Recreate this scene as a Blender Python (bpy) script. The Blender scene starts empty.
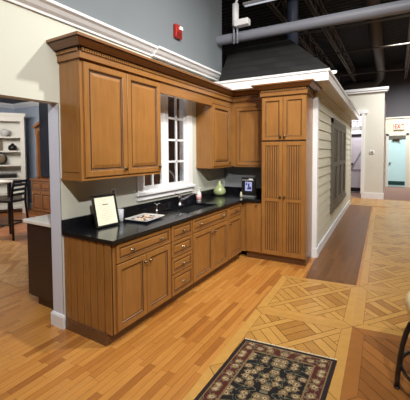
import bpy, bmesh, math, random
from mathutils import Vector, Matrix
random.seed(7)
PI = math.pi
COL = bpy.context.scene.collection
L = 3.233            # distance of the back wall
TH = .0386           # the back run stands a hair off square
SH = .0295           # the right-hand side of the hall drifts this much per metre
# ------------------------------------------------------------------ node helpers
def srgb(r, g, b):
    f = lambda c: (c/255/12.92) if c/255 <= .04045 else ((c/255+.055)/1.055)**2.4
    return (f(r), f(g), f(b), 1)
def new_mat(name):
    m = bpy.data.materials.new(name); m.use_nodes = True
    nt = m.node_tree; b = nt.nodes['Principled BSDF']
    return m, nt, b
def nd(nt, t, **kw):
    n = nt.nodes.new(t)
    for k, v in kw.items(): setattr(n, k, v)
    return n
def mth(nt, op, a, b=None):
    n = nt.nodes.new('ShaderNodeMath'); n.operation = op
    for i, v in enumerate((a, b)):
        if v is None: continue
        if hasattr(v, 'links') or hasattr(v, 'is_linked'): nt.links.new(v, n.inputs[i])
        else: n.inputs[i].default_value = v
    return n.outputs[0]
def mixc(nt, fac, a, b, mode='MIX'):
    n = nt.nodes.new('ShaderNodeMix'); n.data_type = 'RGBA'; n.blend_type = mode
    for sock, v in ((n.inputs[0], fac), (n.inputs[6], a), (n.inputs[7], b)):
        if hasattr(v, 'is_linked'): nt.links.new(v, sock)
        else: sock.default_value = v
    return n.outputs[2]
def paint(name, c, rough=.55, metal=0, var=.04, scale=6, emit=0, bump=0, coat=0):
    m, nt, b = new_mat(name)
    tc = nd(nt, 'ShaderNodeTexCoord'); nz = nd(nt, 'ShaderNodeTexNoise'); nz.inputs['Scale'].default_value = scale
    nz.inputs['Detail'].default_value = 4
    nt.links.new(tc.outputs['Object'], nz.inputs['Vector'])
    lo = tuple(x*(1-var) for x in c[:3])+(1,); hi = tuple(min(1, x*(1+var)) for x in c[:3])+(1,)
    nt.links.new(mixc(nt, nz.outputs['Fac'], lo, hi), b.inputs['Base Color'])
    b.inputs['Roughness'].default_value = rough; b.inputs['Metallic'].default_value = metal
    b.inputs['Coat Weight'].default_value = coat
    if bump:
        bp = nd(nt, 'ShaderNodeBump'); bp.inputs['Strength'].default_value = bump
        nt.links.new(nz.outputs['Fac'], bp.inputs['Height']); nt.links.new(bp.outputs[0], b.inputs['Normal'])
    if emit:
        b.inputs['Emission Color'].default_value = c; b.inputs['Emission Strength'].default_value = emit
    return m
def wood(name, c1, c2, rough=.35, scale=9, stretch=.09, coat=.25, axis=2):
    m, nt, b = new_mat(name)
    tc = nd(nt, 'ShaderNodeTexCoord'); mp = nd(nt, 'ShaderNodeMapping')
    s = [1, 1, 1]; s[axis] = stretch; mp.inputs['Scale'].default_value = s
    nt.links.new(tc.outputs['Object'], mp.inputs['Vector'])
    nz = nd(nt, 'ShaderNodeTexNoise'); nz.inputs['Scale'].default_value = scale*4; nz.inputs['Detail'].default_value = 6
    nz.inputs['Distortion'].default_value = .6
    nt.links.new(mp.outputs[0], nz.inputs['Vector'])
    n2 = nd(nt, 'ShaderNodeTexNoise'); n2.inputs['Scale'].default_value = 4; n2.inputs['Detail'].default_value = 3
    nt.links.new(tc.outputs['Object'], n2.inputs['Vector'])
    f = mth(nt, 'ADD', mth(nt, 'MULTIPLY', nz.outputs['Fac'], .65), mth(nt, 'MULTIPLY', n2.outputs['Fac'], .4))
    nt.links.new(mixc(nt, f, c1, c2), b.inputs['Base Color'])
    b.inputs['Roughness'].default_value = rough; b.inputs['Coat Weight'].default_value = coat; b.inputs['Coat Roughness'].default_value = .25
    return m
def planks(name, cols, pw=.06, pl=.55, rough=.3, rot=0., gap=.035, coat=.2, gapmul=.35):
    """rows of boards running along world y, every board its own tone"""
    m, nt, b = new_mat(name)
    tc = nd(nt, 'ShaderNodeTexCoord'); mp = nd(nt, 'ShaderNodeMapping'); mp.inputs['Rotation'].default_value = (0, 0, rot)
    nt.links.new(tc.outputs['Object'], mp.inputs['Vector'])
    sp = nd(nt, 'ShaderNodeSeparateXYZ'); nt.links.new(mp.outputs[0], sp.inputs[0])
    v = mth(nt, 'DIVIDE', sp.outputs[0], pw); row = mth(nt, 'FLOOR', v)
    wn = nd(nt, 'ShaderNodeTexWhiteNoise', noise_dimensions='1D'); nt.links.new(row, wn.inputs['W'])
    u = mth(nt, 'ADD', mth(nt, 'DIVIDE', sp.outputs[1], pl), mth(nt, 'MULTIPLY', wn.outputs['Value'], 7.3))
    cell = mth(nt, 'FLOOR', u)
    cb = nd(nt, 'ShaderNodeCombineXYZ'); nt.links.new(row, cb.inputs[0]); nt.links.new(cell, cb.inputs[1])
    w2 = nd(nt, 'ShaderNodeTexWhiteNoise', noise_dimensions='2D'); nt.links.new(cb.outputs[0], w2.inputs['Vector'])
    rp = nd(nt, 'ShaderNodeValToRGB'); nt.links.new(w2.outputs['Value'], rp.inputs[0])
    e = rp.color_ramp.elements
    while len(e) < len(cols): e.new(.5)
    for i, c in enumerate(cols): e[i].position = i/(len(cols)-1); e[i].color = c
    # grain
    m2 = nd(nt, 'ShaderNodeMapping'); m2.inputs['Scale'].default_value = (55, 3.5, 1)
    nt.links.new(mp.outputs[0], m2.inputs['Vector'])
    nz = nd(nt, 'ShaderNodeTexNoise'); nz.inputs['Scale'].default_value = 1; nz.inputs['Detail'].default_value = 5
    nt.links.new(m2.outputs[0], nz.inputs['Vector'])
    g = mth(nt, 'ADD', mth(nt, 'MULTIPLY', nz.outputs['Fac'], .55), .72)
    c1 = mixc(nt, 1., rp.outputs[0], g, 'MULTIPLY')
    fv = mth(nt, 'FRACT', v); fu = mth(nt, 'FRACT', u)
    g1 = mth(nt, 'LESS_THAN', fv, gap); g2 = mth(nt, 'LESS_THAN', fu, gap*.12)
    gg = mth(nt, 'MAXIMUM', g1, g2)
    dark = mixc(nt, 1., c1, (gapmul, gapmul*.8, gapmul*.6, 1), 'MULTIPLY')
    nt.links.new(mixc(nt, gg, c1, dark), b.inputs['Base Color'])
    nt.links.new(mth(nt, 'ADD', mth(nt, 'MULTIPLY', nz.outputs['Fac'], .12), rough), b.inputs['Roughness'])
    b.inputs['Coat Weight'].default_value = coat; b.inputs['Coat Roughness'].default_value = .2
    return m
def inlay(name, base, spread, rough=.33):
    """boards whose own tone sits in the colour attribute 'tone'"""
    m, nt, b = new_mat(name)
    at = nd(nt, 'ShaderNodeAttribute', attribute_name='tone')
    tc = nd(nt, 'ShaderNodeTexCoord')
    nz = nd(nt, 'ShaderNodeTexNoise'); nz.inputs['Scale'].default_value = 14; nz.inputs['Detail'].default_value = 5
    nt.links.new(tc.outputs['Object'], nz.inputs['Vector'])
    g = mth(nt, 'ADD', mth(nt, 'MULTIPLY', nz.outputs['Fac'], .3), .85)
    c = mixc(nt, at.outputs['Fac'], base, spread)
    nt.links.new(mixc(nt, 1., c, g, 'MULTIPLY'), b.inputs['Base Color'])
    b.inputs['Roughness'].default_value = rough; b.inputs['Coat Weight'].default_value = .2; b.inputs['Coat Roughness'].default_value = .2
    return m
def glass(name, tint=(.95, .97, 1, 1), rough=.02):
    m, nt, b = new_mat(name)
    b.inputs['Base Color'].default_value = tint; b.inputs['Transmission Weight'].default_value = 1
    b.inputs['Roughness'].default_value = rough; b.inputs['IOR'].default_value = 1.45
    return m
# ------------------------------------------------------------------ materials
M = {}
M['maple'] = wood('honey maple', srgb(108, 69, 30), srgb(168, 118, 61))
M['maple_h'] = wood('honey maple across', srgb(106, 67, 29), srgb(166, 116, 60), axis=0)
M['glaze'] = wood('chocolate glaze', srgb(40, 22, 10), srgb(62, 36, 17), rough=.6, coat=0)
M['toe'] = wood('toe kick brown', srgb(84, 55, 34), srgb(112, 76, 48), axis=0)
M['cornice'] = wood('cornice wood', srgb(96, 60, 30), srgb(138, 90, 46), axis=0)
def granite():
    m, nt, b = new_mat('black granite')
    tc = nd(nt, 'ShaderNodeTexCoord'); vz = nd(nt, 'ShaderNodeTexVoronoi'); vz.inputs['Scale'].default_value = 160
    nt.links.new(tc.outputs['Object'], vz.inputs['Vector'])
    f = mth(nt, 'LESS_THAN', vz.outputs['Distance'], .16)
    nt.links.new(mixc(nt, f, srgb(16, 17, 20), srgb(70, 76, 86)), b.inputs['Base Color'])
    b.inputs['Roughness'].default_value = .14; b.inputs['Specular IOR Level'].default_value = .6
    return m
M['granite'] = granite()
M['sage'] = paint('sage beige paint', srgb(201, 203, 191), .7, var=.02)
M['grey'] = paint('slate grey paint', srgb(112, 119, 124), .75, var=.03)
M['splash'] = paint('grey beige paint', srgb(128, 132, 136), .7, var=.03)
M['white'] = paint('white trim paint', srgb(228, 229, 232), .4, var=.015)
M['cream'] = paint('cream trim paint', srgb(208, 206, 196), .5, var=.02)
M['siding'] = paint('cream siding paint', srgb(210, 209, 192), .6, var=.03)
M['lavender'] = paint('white paint tinted lavender-lit', srgb(222, 216, 222), .6)  # corridor white with the lavender light on it put into the colour
M['shutter'] = paint('taupe shutter paint', srgb(92, 88, 78), .5, var=.05)
M['shutter_dk'] = paint('dark slate window sash', srgb(40, 39, 38), .4)
M['blue'] = paint('dusty blue paint', srgb(166, 178, 194), .7)
M['farcream'] = paint('far cream paint', srgb(214, 208, 188), .7)
M['fargrey'] = paint('far charcoal paint', srgb(84, 82, 88), .8)
M['dark'] = paint('dark espresso paint', srgb(50, 36, 33), .35, var=.1, coat=.2)
M['bluedark'] = paint('dark blue grey paint', srgb(46, 50, 60), .4, var=.08)
M['black'] = paint('black wrought metal', srgb(24, 21, 20), .35, var=.1, coat=.3)
M['blackwood'] = paint('black stained wood', srgb(22, 17, 16), .35, var=.1)
M['quartz'] = paint('white quartz', srgb(236, 232, 222), .25, var=.02)
M['bronze'] = paint('aged bronze', srgb(96, 82, 62), .3, metal=.9, var=.15)
M['pewter'] = paint('antique pewter', srgb(150, 138, 116), .3, metal=1, var=.1)
M['chrome'] = paint('brushed chrome', srgb(222, 222, 226), .15, metal=1, var=.03)
M['steel'] = paint('stainless steel', srgb(150, 152, 156), .32, metal=1, var=.05)
M['pipe'] = paint('grey painted pipe', srgb(124, 127, 138), .5, var=.04)
M['joist'] = paint('brown grey steel', srgb(112, 104, 98), .5, var=.1)
M['duct'] = paint('galvanised duct', srgb(84, 80, 78), .5, metal=.2, var=.12, scale=3)
M['bduct'] = paint('blue grey duct', srgb(60, 68, 90), .5, var=.1)
M['red'] = paint('signal red plastic', srgb(156, 30, 18), .35, var=.05)
M['lens'] = paint('clear strobe lens', srgb(236, 236, 240), .15)
M['plastic'] = paint('white plastic', srgb(232, 232, 234), .4)
M['paper'] = paint('cream paper', srgb(228, 226, 204), .6, var=.02)
M['ink'] = paint('grey ink', srgb(178, 178, 166), .7)
M['mat_black'] = paint('matte black frame', srgb(20, 19, 19), .35)
M['kraft'] = paint('brown easel board', srgb(112, 96, 72), .8)
M['plate'] = paint('white glazed china', srgb(236, 232, 224), .2, coat=.5)
M['bluerim'] = paint('blue grey china underside', srgb(120, 140, 176), .3)
M['choc'] = paint('chocolate', srgb(82, 44, 26), .5, var=.2, scale=40)
M['cookie'] = paint('pale biscuit', srgb(214, 188, 150), .8, var=.1, scale=40, bump=.3)
M['pear'] = paint('celadon glaze', srgb(156, 168, 120), .22, var=.1, coat=.6)
M['pink'] = paint('pink soap', srgb(232, 178, 178), .25, var=.05)
M['screen'] = paint('pale blue print', srgb(176, 184, 236), .4)
M['navy'] = paint('navy print', srgb(46, 54, 110), .5)
M['cushion'] = paint('cream leather cushion', srgb(232, 214, 172), .45, var=.05)
M['teal'] = paint('pale teal door paint', srgb(186, 222, 228), .4, var=.03)
M['teal_dk'] = paint('dark teal kick plate', srgb(20, 62, 60), .3)
M['carpet'] = paint('brown carpet', srgb(150, 122, 110), .9, var=.15, scale=30)
M['hutch'] = wood('oak hutch', srgb(104, 64, 32), srgb(158, 104, 58))
M['hutchglass'] = paint('dark cabinet glass', srgb(40, 30, 28), .08)
M['sconce'] = paint('sign white', srgb(236, 224, 208), .4, emit=.15)
M['redglow'] = paint('exit letters red', srgb(220, 40, 24), .4, emit=.35)
M['lampglow'] = paint('spotlight lens', srgb(255, 240, 214), .3, emit=4)
M['tube'] = paint('fluorescent tube', srgb(226, 232, 240), .4, emit=.55)
M['glass'] = glass('window glass')
M['tumbler'] = glass('clear tumbler glass', (.9, .93, 1, 1), .25); M['tumbler'].node_tree.nodes['Principled BSDF'].inputs['Transmission Weight'].default_value = .6
M['oak'] = planks('honey oak strip floor', [srgb(180, 118, 52), srgb(190, 130, 61), srgb(196, 138, 68), srgb(184, 123, 56), srgb(158, 99, 43)], .06, .42, rough=.3, gap=.05, gapmul=.4)
M['walnut'] = planks('walnut board floor', [srgb(112, 74, 42), srgb(120, 80, 46), srgb(100, 65, 37), srgb(115, 77, 44)], .075, 1.1, rough=.36, coat=.1)
M['cherry'] = planks('reddish board floor', [srgb(176, 112, 66), srgb(156, 96, 56), srgb(188, 124, 78)], .1, .9, rough=.3, rot=.6)
M['ceilingdeck'] = None
def deck():
    m, nt, b = new_mat('dark corrugated deck')
    tc = nd(nt, 'ShaderNodeTexCoord'); wv = nd(nt, 'ShaderNodeTexWave', wave_type='BANDS', bands_direction='Y'); wv.inputs['Scale'].default_value = 1.6
    wv.inputs['Distortion'].default_value = .2
    nt.links.new(tc.outputs['Object'], wv.inputs['Vector'])
    nt.links.new(mixc(nt, wv.outputs['Fac'], srgb(8, 10, 15), srgb(30, 30, 34)), b.inputs['Base Color'])
    b.inputs['Roughness'].default_value = .8
    bp = nd(nt, 'ShaderNodeBump'); bp.inputs['Strength'].default_value = .8; bp.inputs['Distance'].default_value = .05
    nt.links.new(wv.outputs['Fac'], bp.inputs['Height']); nt.links.new(bp.outputs[0], b.inputs['Normal'])
    return m
M['ceilingdeck'] = deck()
def shingle():
    m, nt, b = new_mat('black shingles')
    tc = nd(nt, 'ShaderNodeTexCoord'); sp = nd(nt, 'ShaderNodeSeparateXYZ'); nt.links.new(tc.outputs['Object'], sp.inputs[0])
    r = mth(nt, 'DIVIDE', sp.outputs[2], .13); row = mth(nt, 'FLOOR', r)
    c = mth(nt, 'FLOOR', mth(nt, 'ADD', mth(nt, 'DIVIDE', mth(nt, 'ADD', sp.outputs[0], sp.outputs[1]), .28), mth(nt, 'MULTIPLY', row, .5)))
    cb = nd(nt, 'ShaderNodeCombineXYZ'); nt.links.new(row, cb.inputs[0]); nt.links.new(c, cb.inputs[1])
    w = nd(nt, 'ShaderNodeTexWhiteNoise', noise_dimensions='2D'); nt.links.new(cb.outputs[0], w.inputs['Vector'])
    g = mth(nt, 'LESS_THAN', mth(nt, 'FRACT', r), .14)
    c1 = mixc(nt, w.outputs['Value'], srgb(10, 11, 13), srgb(24, 24, 26))
    nt.links.new(mixc(nt, g, c1, srgb(2, 2, 3)), b.inputs['Base Color']); b.inputs['Roughness'].default_value = .85
    return m
M['shingle'] = shingle()
# ------------------------------------------------------------------ geometry helpers
class MB:
    def __init__(s): s.v = []; s.f = []; s.m = []; s.sm = []
    def add(s, vs, fs, mi=0, smooth=False):
        k = len(s.v); s.v += [tuple(v) for v in vs]
        for f in fs: s.f.append(tuple(i+k for i in f)); s.m.append(mi); s.sm.append(smooth)
        return s
    def box(s, x0, x1, y0, y1, z0, z1, mi=0, bev=0):
        if x0 > x1: x0, x1 = x1, x0
        if y0 > y1: y0, y1 = y1, y0
        if z0 > z1: z0, z1 = z1, z0
        if bev:
            bm = bmesh.new(); bmesh.ops.create_cube(bm, size=1)
            for v in bm.verts: v.co = Vector(((x0+x1)/2+v.co.x*(x1-x0), (y0+y1)/2+v.co.y*(y1-y0), (z0+z1)/2+v.co.z*(z1-z0)))
            bmesh.ops.bevel(bm, geom=bm.edges[:], offset=bev, segments=2, profile=.5, affect='EDGES')
            bm.verts.index_update()
            s.add([v.co[:] for v in bm.verts], [[v.index for v in f.verts] for f in bm.faces], mi); bm.free(); return s
        vs = [(x, y, z) for x in (x0, x1) for y in (y0, y1) for z in (z0, z1)]
        return s.add(vs, [(0, 1, 3, 2), (4, 6, 7, 5), (0, 4, 5, 1), (2, 3, 7, 6), (0, 2, 6, 4), (1, 5, 7, 3)], mi)
    def prism(s, poly, z0, z1, mi=0):
        n = len(poly); vs = [(x, y, z0) for x, y in poly]+[(x, y, z1) for x, y in poly]
        return s.add(vs, [tuple(range(n-1, -1, -1)), tuple(range(n, 2*n))]+[(i, (i+1) % n, n+(i+1) % n, n+i) for i in range(n)], mi)
    def tube(s, pts, r, n=12, mi=0, closed=False, cap=True):
        pts = [Vector(p) for p in pts]; N = len(pts); rs = r if isinstance(r, (list, tuple)) else [r]*N
        vs = []; pu = None
        for i, p in enumerate(pts):
            a = pts[i-1] if (i > 0 or closed) else p; b = pts[(i+1) % N] if (i < N-1 or closed) else p
            t = (b-a).normalized()
            if pu is None:
                up = Vector((0, 0, 1)) if abs(t.z) < .95 else Vector((1, 0, 0)); u = t.cross(up).normalized()
            else:
                u = (pu-t*pu.dot(t)).normalized()
            pu = u; w = t.cross(u)
            for k in range(n):
                an = 2*PI*k/n; vs.append(p+(u*math.cos(an)+w*math.sin(an))*rs[i])
        fs = []
        for i in range(N if closed else N-1):
            for k in range(n):
                j = (i+1) % N; fs.append((i*n+k, i*n+(k+1) % n, j*n+(k+1) % n, j*n+k))
        s.add(vs, fs, mi, True)
        if cap and not closed: s.add(vs[:n], [tuple(range(n-1, -1, -1))], mi); s.add(vs[-n:], [tuple(range(n))], mi)
        return s
    def lathe(s, prof, c=(0, 0, 0), n=24, mi=0, axis='z'):
        vs = []; fs = []
        for r, h in prof:
            for k in range(n):
                a = 2*PI*k/n; x, y, z = r*math.cos(a), r*math.sin(a), h
                if axis == 'y': x, y, z = r*math.cos(a), h, r*math.sin(a)
                if axis == 'x': x, y, z = h, r*math.cos(a), r*math.sin(a)
                vs.append((c[0]+x, c[1]+y, c[2]+z))
        for i in range(len(prof)-1):
            for k in range(n): fs.append((i*n+k, i*n+(k+1) % n, (i+1)*n+(k+1) % n, (i+1)*n+k))
        s.add(vs, fs, mi, True)
        if prof[0][0] > 1e-4: s.add(vs[:n], [tuple(range(n))], mi)
        if prof[-1][0] > 1e-4: s.add(vs[-n:], [tuple(range(n))], mi)
        return s
    def sweep(s, prof, path, mi=0, mis=None):
        """mitred sweep of (out, z) along a plan path; out is to the right of travel"""
        P = [Vector(p) for p in path]; n = len(prof); vs = []
        for i, p in enumerate(P):
            d0 = (P[i]-P[i-1]).normalized() if i else None; d1 = (P[i+1]-P[i]).normalized() if i < len(P)-1 else None
            if d0 is None: d0 = d1
            if d1 is None: d1 = d0
            n0 = Vector((d0.y, -d0.x)); n1 = Vector((d1.y, -d1.x)); b = (n0+n1).normalized(); k = 1/max(.3, b.dot(n0))
            for o, z in prof: q = p+b*o*k; vs.append((q.x, q.y, z))
        for i in range(len(P)-1):
            for k in range(n):
                j = (k+1) % n
                s.add([vs[i*n+k], vs[i*n+j], vs[(i+1)*n+j], vs[(i+1)*n+k]], [(0, 1, 2, 3)], mis[k] if mis else mi)
        s.add(vs[:n], [tuple(range(n))], mi); s.add(vs[-n:], [tuple(range(n-1, -1, -1))], mi)
        return s
    def rings(s, w, h, y, prof, x0=0, z0=0, mis=None):
        """a panel facing -y: nested rectangles (inset, height above y)"""
        vs = []
        for ins, d in prof:
            for (x, z) in ((ins, ins), (w-ins, ins), (w-ins, h-ins), (ins, h-ins)): vs.append((x0+x, y-d, z0+z))
        N = len(prof)
        for i in range(N-1):
            mi = mis[i] if mis else 0
            s.add([v for v in vs[i*4:i*4+8]], [(k, (k+1) % 4, 4+(k+1) % 4, 4+k) for k in range(4)], mi)
        s.add(vs[-4:], [(0, 1, 2, 3)], mis[-1] if mis else 0); s.add(vs[:4], [(3, 2, 1, 0)], 0)
        return s
    def build(s, name, mats, parent=None, loc=None):
        me = bpy.data.meshes.new(name); me.from_pydata(s.v, [], s.f)
        for m in (mats if isinstance(mats, (list, tuple)) else [mats]): me.materials.append(m)
        for p, mi, sm in zip(me.polygons, s.m, s.sm): p.material_index = mi; p.use_smooth = sm
        bm = bmesh.new(); bm.from_mesh(me); bmesh.ops.remove_doubles(bm, verts=bm.verts, dist=1e-5); bmesh.ops.recalc_face_normals(bm, faces=bm.faces); bm.to_mesh(me); bm.free()
        o = bpy.data.objects.new(name, me); COL.objects.link(o)
        if parent: o.parent = parent
        if loc: o.location = loc
        return o
def struct(name, mb, mats, parent=None):
    o = mb.build(name, mats, parent)
    if not parent: o['kind'] = 'structure'
    return o
def thing(name, label, cat, loc=(0, 0, 0), rz=0, group=None):
    o = bpy.data.objects.new(name, None); COL.objects.link(o); o.empty_display_size = .1
    o.location = loc; o.rotation_euler = (0, 0, rz); o['label'] = label; o['category'] = cat
    if group: o['group'] = group
    return o
def tag(o, label, cat, group=None):
    o['label'] = label; o['category'] = cat
    if group: o['group'] = group
    return o
def copy_tree(o, parent=None):
    c = o.copy(); COL.objects.link(c)
    if parent: c.parent = parent
    for ch in [x for x in COL.objects if x.parent == o]: copy_tree(ch, c)
    return c
def B(x, y=0):                      # back-run frame -> world
    return (x*math.cos(TH)-y*math.sin(TH), L+x*math.sin(TH)+y*math.cos(TH))
def T(x, y):                        # right side / inlay frame -> world
    dx, dy = x-1.4, y-2.2
    return (1.4+dx-dy*SH, 2.2+dy+dx*.1308)
def TS(x, y):                       # same drift without the cross skew
    return (x-(y-2.2)*SH, y)
def yzwall(mb, x0, x1, y0, y1, z0, z1, holes=()):
    """wall slab thin in x with rectangular holes (ya,yb,za,zb)"""
    ys = sorted({y0, y1, *[h[0] for h in holes], *[h[1] for h in holes]}); zs = sorted({z0, z1, *[h[2] for h in holes], *[h[3] for h in holes]})
    for a, b in zip(ys, ys[1:]):
        for c, d in zip(zs, zs[1:]):
            m = ((a+b)/2, (c+d)/2)
            if any(h[0] < m[0] < h[1] and h[2] < m[1] < h[3] for h in holes): continue
            mb.box(x0, x1, a, b, c, d)
    return mb
# ================================================================== SETTING
f = MB().box(-9, 7, -4, 10.45, -.1, 0); struct('floor', f, M['oak'])
f = MB().box(-3, 7, 10.45, 16, -.1, .004); struct('floor_carpet', f, M['carpet'])
wal = MB().prism([T(1.66, 2.24), T(2.25, 2.24), TS(2.25, 8.75), TS(1.6, 8.75), TS(1.63, 3.0)], .0, .004)
struct('floor_walnut', wal, M['walnut'])
struct('floor_cherry', MB().prism([(-8, 1.35), (-3.0, 1.35), (-1.9, 1.7), (-1.9, 5.6), (-8, 5.6)], 0, .004), M['cherry'])
# ---- parquet inlay (boards as geometry, one mesh per field)
def clip(poly, x0, x1, y0, y1):
    def cut(p, ins, isect):
        out = []
        for i in range(len(p)):
            a, b = p[i-1], p[i]
            if ins(b):
                if not ins(a): out.append(isect(a, b))
                out.append(b)
            elif ins(a): out.append(isect(a, b))
        return out
    def ix(v): return lambda a, b: (v, a[1]+(b[1]-a[1])*(v-a[0])/(b[0]-a[0]))
    def iy(v): return lambda a, b: (a[0]+(b[0]-a[0])*(v-a[1])/(b[1]-a[1]), v)
    for ins, isx in ((lambda p: p[0] >= x0, ix(x0)), (lambda p: p[0] <= x1, ix(x1)), (lambda p: p[1] >= y0, iy(y0)), (lambda p: p[1] <= y1, iy(y1))):
        if not poly: return []
        poly = cut(poly, ins, isx)
    return poly
class Inlay:
    def __init__(s): s.v = []; s.f = []; s.t = []
    def poly(s, p, tone, fn, z=.006):
        if len(p) < 3: return
        k = len(s.v); s.v += [(*fn(x, y), z) for x, y in p]; s.f.append(tuple(range(k, k+len(p)))); s.t.append(tone)
    def build(s, name, mats, nb):
        me = bpy.data.meshes.new(name); me.from_pydata(s.v, [], s.f)
        for m in mats: me.materials.append(m)
        ca = me.color_attributes.new('tone', 'FLOAT_COLOR', 'CORNER')
        for p, t in zip(me.polygons, s.t):
            p.material_index = 1 if t < 0 else 0
            for li in p.loop_indices: ca.data[li].color = (max(t, 0),)*3+(1,)
        bm = bmesh.new(); bm.from_mesh(me)
        for fa in bm.faces:
            if fa.normal.z < 0: fa.normal_flip()
        bm.to_mesh(me); bm.free()
        o = bpy.data.objects.new(name, me); COL.objects.link(o); o['kind'] = 'structure'; return o
def shrink(p, g):
    cx = sum(a for a, b in p)/len(p); cy = sum(b for a, b in p)/len(p)
    d = max(.02, max(math.hypot(a-cx, b-cy) for a, b in p)); k = 1-g/d*1.6
    return [(cx+(a-cx)*k, cy+(b-cy)*k) for a, b in p]
def panel(il, x0, x1, y0, y1, fn, kind='lattice', bw=.085):
    rnd = random.random; g = .0022
    il.poly([(x0, y0), (x1, y0), (x1, y1), (x0, y1)], -1, fn, .003)
    for p in ([(x0, y0), (x1, y0), (x1-bw, y0+bw), (x0+bw, y0+bw)], [(x1, y0), (x1, y1), (x1-bw, y1-bw), (x1-bw, y0+bw)],
              [(x1, y1), (x0, y1), (x0+bw, y1-bw), (x1-bw, y1-bw)], [(x0, y1), (x0, y0), (x0+bw, y0+bw), (x0+bw, y1-bw)]):
        il.poly(shrink(p, g), .05+.3*rnd(), fn)
    a0, a1, b0, b1 = x0+bw+g, x1-bw-g, y0+bw+g, y1-bw-g
    W, H = x1-x0, y1-y0; cx, cy = (x0+x1)/2, (y0+y1)/2
    def rot(u, v):      # unit diagonal frame -> panel, stretched like the panel
        return (cx+(u-v)*W*.5, cy+(u+v)*H*.5)
    def quad(u0, u1, v0, v1, tone):
        p = [rot(u0+.004, v0+.004), rot(u1-.004, v0+.004), rot(u1-.004, v1-.004), rot(u0+.004, v1-.004)]
        p = clip(p, a0, a1, b0, b1)
        if len(p) >= 3: il.poly(p, tone, fn)
    if kind == 'diag':
        n = 17; w = 2.2/n
        for i in range(n): quad(-1.1+i*w, -1.1+(i+1)*w, -1.1, 1.1, rnd())
        return
    lw = .1                      # lattice boards
    pos = [-.5, 0, .5]
    edges = [-1.2]+[q for c in pos for q in (c-lw/2, c+lw/2)]+[1.2]
    for i, c in enumerate(pos):
        quad(-1.2, 1.2, c-lw/2, c+lw/2, .05+.25*rnd())
        for k in range(0, 8, 2):
            quad(c-lw/2, c+lw/2, edges[k], edges[k+1], .05+.3*rnd())
    for i in range(0, 8, 2):
        for k in range(0, 8, 2):
            u0, u1, v0, v1 = edges[i], edges[i+1], edges[k], edges[k+1]
            n = 3
            for t in range(n):
                if (i//2+k//2) % 2: quad(u0+(u1-u0)*t/n, u0+(u1-u0)*(t+1)/n, v0, v1, .1+.9*rnd()**1.5)
                else: quad(u0, u1, v0+(v1-v0)*t/n, v0+(v1-v0)*(t+1)/n, .1+.9*rnd()**1.5)
gapm = paint('dark floor joint', srgb(86, 54, 24), .6)
lightoak = inlay('light oak parquet', srgb(198, 152, 80), srgb(160, 110, 50))
brownoak = inlay('brown oak parquet', srgb(160, 104, 48), srgb(128, 80, 36))
il = Inlay(); PX, PY = .905, 1.027
for r in range(4): panel(il, 1.381, 2.286, 1.2186-(r)*PY, 2.2456-(r)*PY, T)
for r in range(8):
    for c in range(3):
        x0 = 2.286+c*PX; y0 = 1.2186+r*PY
        if r < 7: panel(il, x0, x0+PX, y0, min(y0+PY, 10.2), T)
for c in range(3):            # row that closes the field beside the walnut boards
    x0 = 2.286+(c-.0)*PX
for y0 in (8.76,):
    panel(il, 1.62, 2.45, y0, 10.2, lambda x, y: TS(x, y), bw=.1)
panel(il, 2.45, 3.3, 8.76, 10.2, lambda x, y: TS(x, y), bw=.1); panel(il, 3.3, 4.2, 8.76, 10.2, lambda x, y: TS(x, y), bw=.1)
il.build('floor_parquet', [lightoak, gapm], 0)
il = Inlay()
for c in range(3):
    for r in range(3): panel(il, 2.286+c*PX, 2.286+(c+1)*PX, .1916-r*PY, 1.2186-r*PY, T, 'diag', .1)
il.build('floor_parquet_brown', [brownoak, gapm], 0)
il = Inlay()                   # herringbone band in the room on the left
ident = lambda x, y: (x, y)
n = 0
for a in range(-60, 60):
    for b_ in range(-14, 14):
        w, l = .07, .35
        u0 = a*w+b_*l; v0 = a*w-b_*l
        for (p, q, s1, s2) in ((u0, v0, l, w), (u0+l-w+w, v0-l+w, w, l)):
            P = [(p, q), (p+s1, q), (p+s1, q+s2), (p, q+s2)]
            P = [(-2.9+(x-y)*.7071, .7+(x+y)*.7071) for x, y in shrink(P, .002)]
            P = clip(P, -4.6, -1.25, .25, 1.35)
            if len(P) > 2: il.poly(P, random.random(), ident)
il.poly([(-4.6, .25), (-1.25, .25), (-1.25, 1.35), (-4.6, 1.35)], -1, ident, .003)
il.build('floor_herringbone', [inlay('pale herringbone oak', srgb(214, 164, 104), srgb(178, 122, 66)), gapm], 0)
# ---- walls
WIN = (1.06, 2.05, 1.15, 2.46)   # window hole (y0, y1, z0, z1)
w = yzwall(MB(), -.13, 0, -4, 3.36, 0, 2.93, [(-3.6, -.035, 0, 2.09), WIN]); w.v = w.v
struct('wall_left', w, M['sage'])
struct('wall_left_upper', MB().box(-.13, .0, -4, 3.15, 2.93, 5.6), M['grey'])
bx0, by0 = B(0); bx1, by1 = B(1.56)
struct('wall_back', MB().prism([(0, by0), (bx1, by1), (bx1-.005, by1+.12), (-.13, by0+.12)], 0, 2.60), M['splash'])
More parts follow.
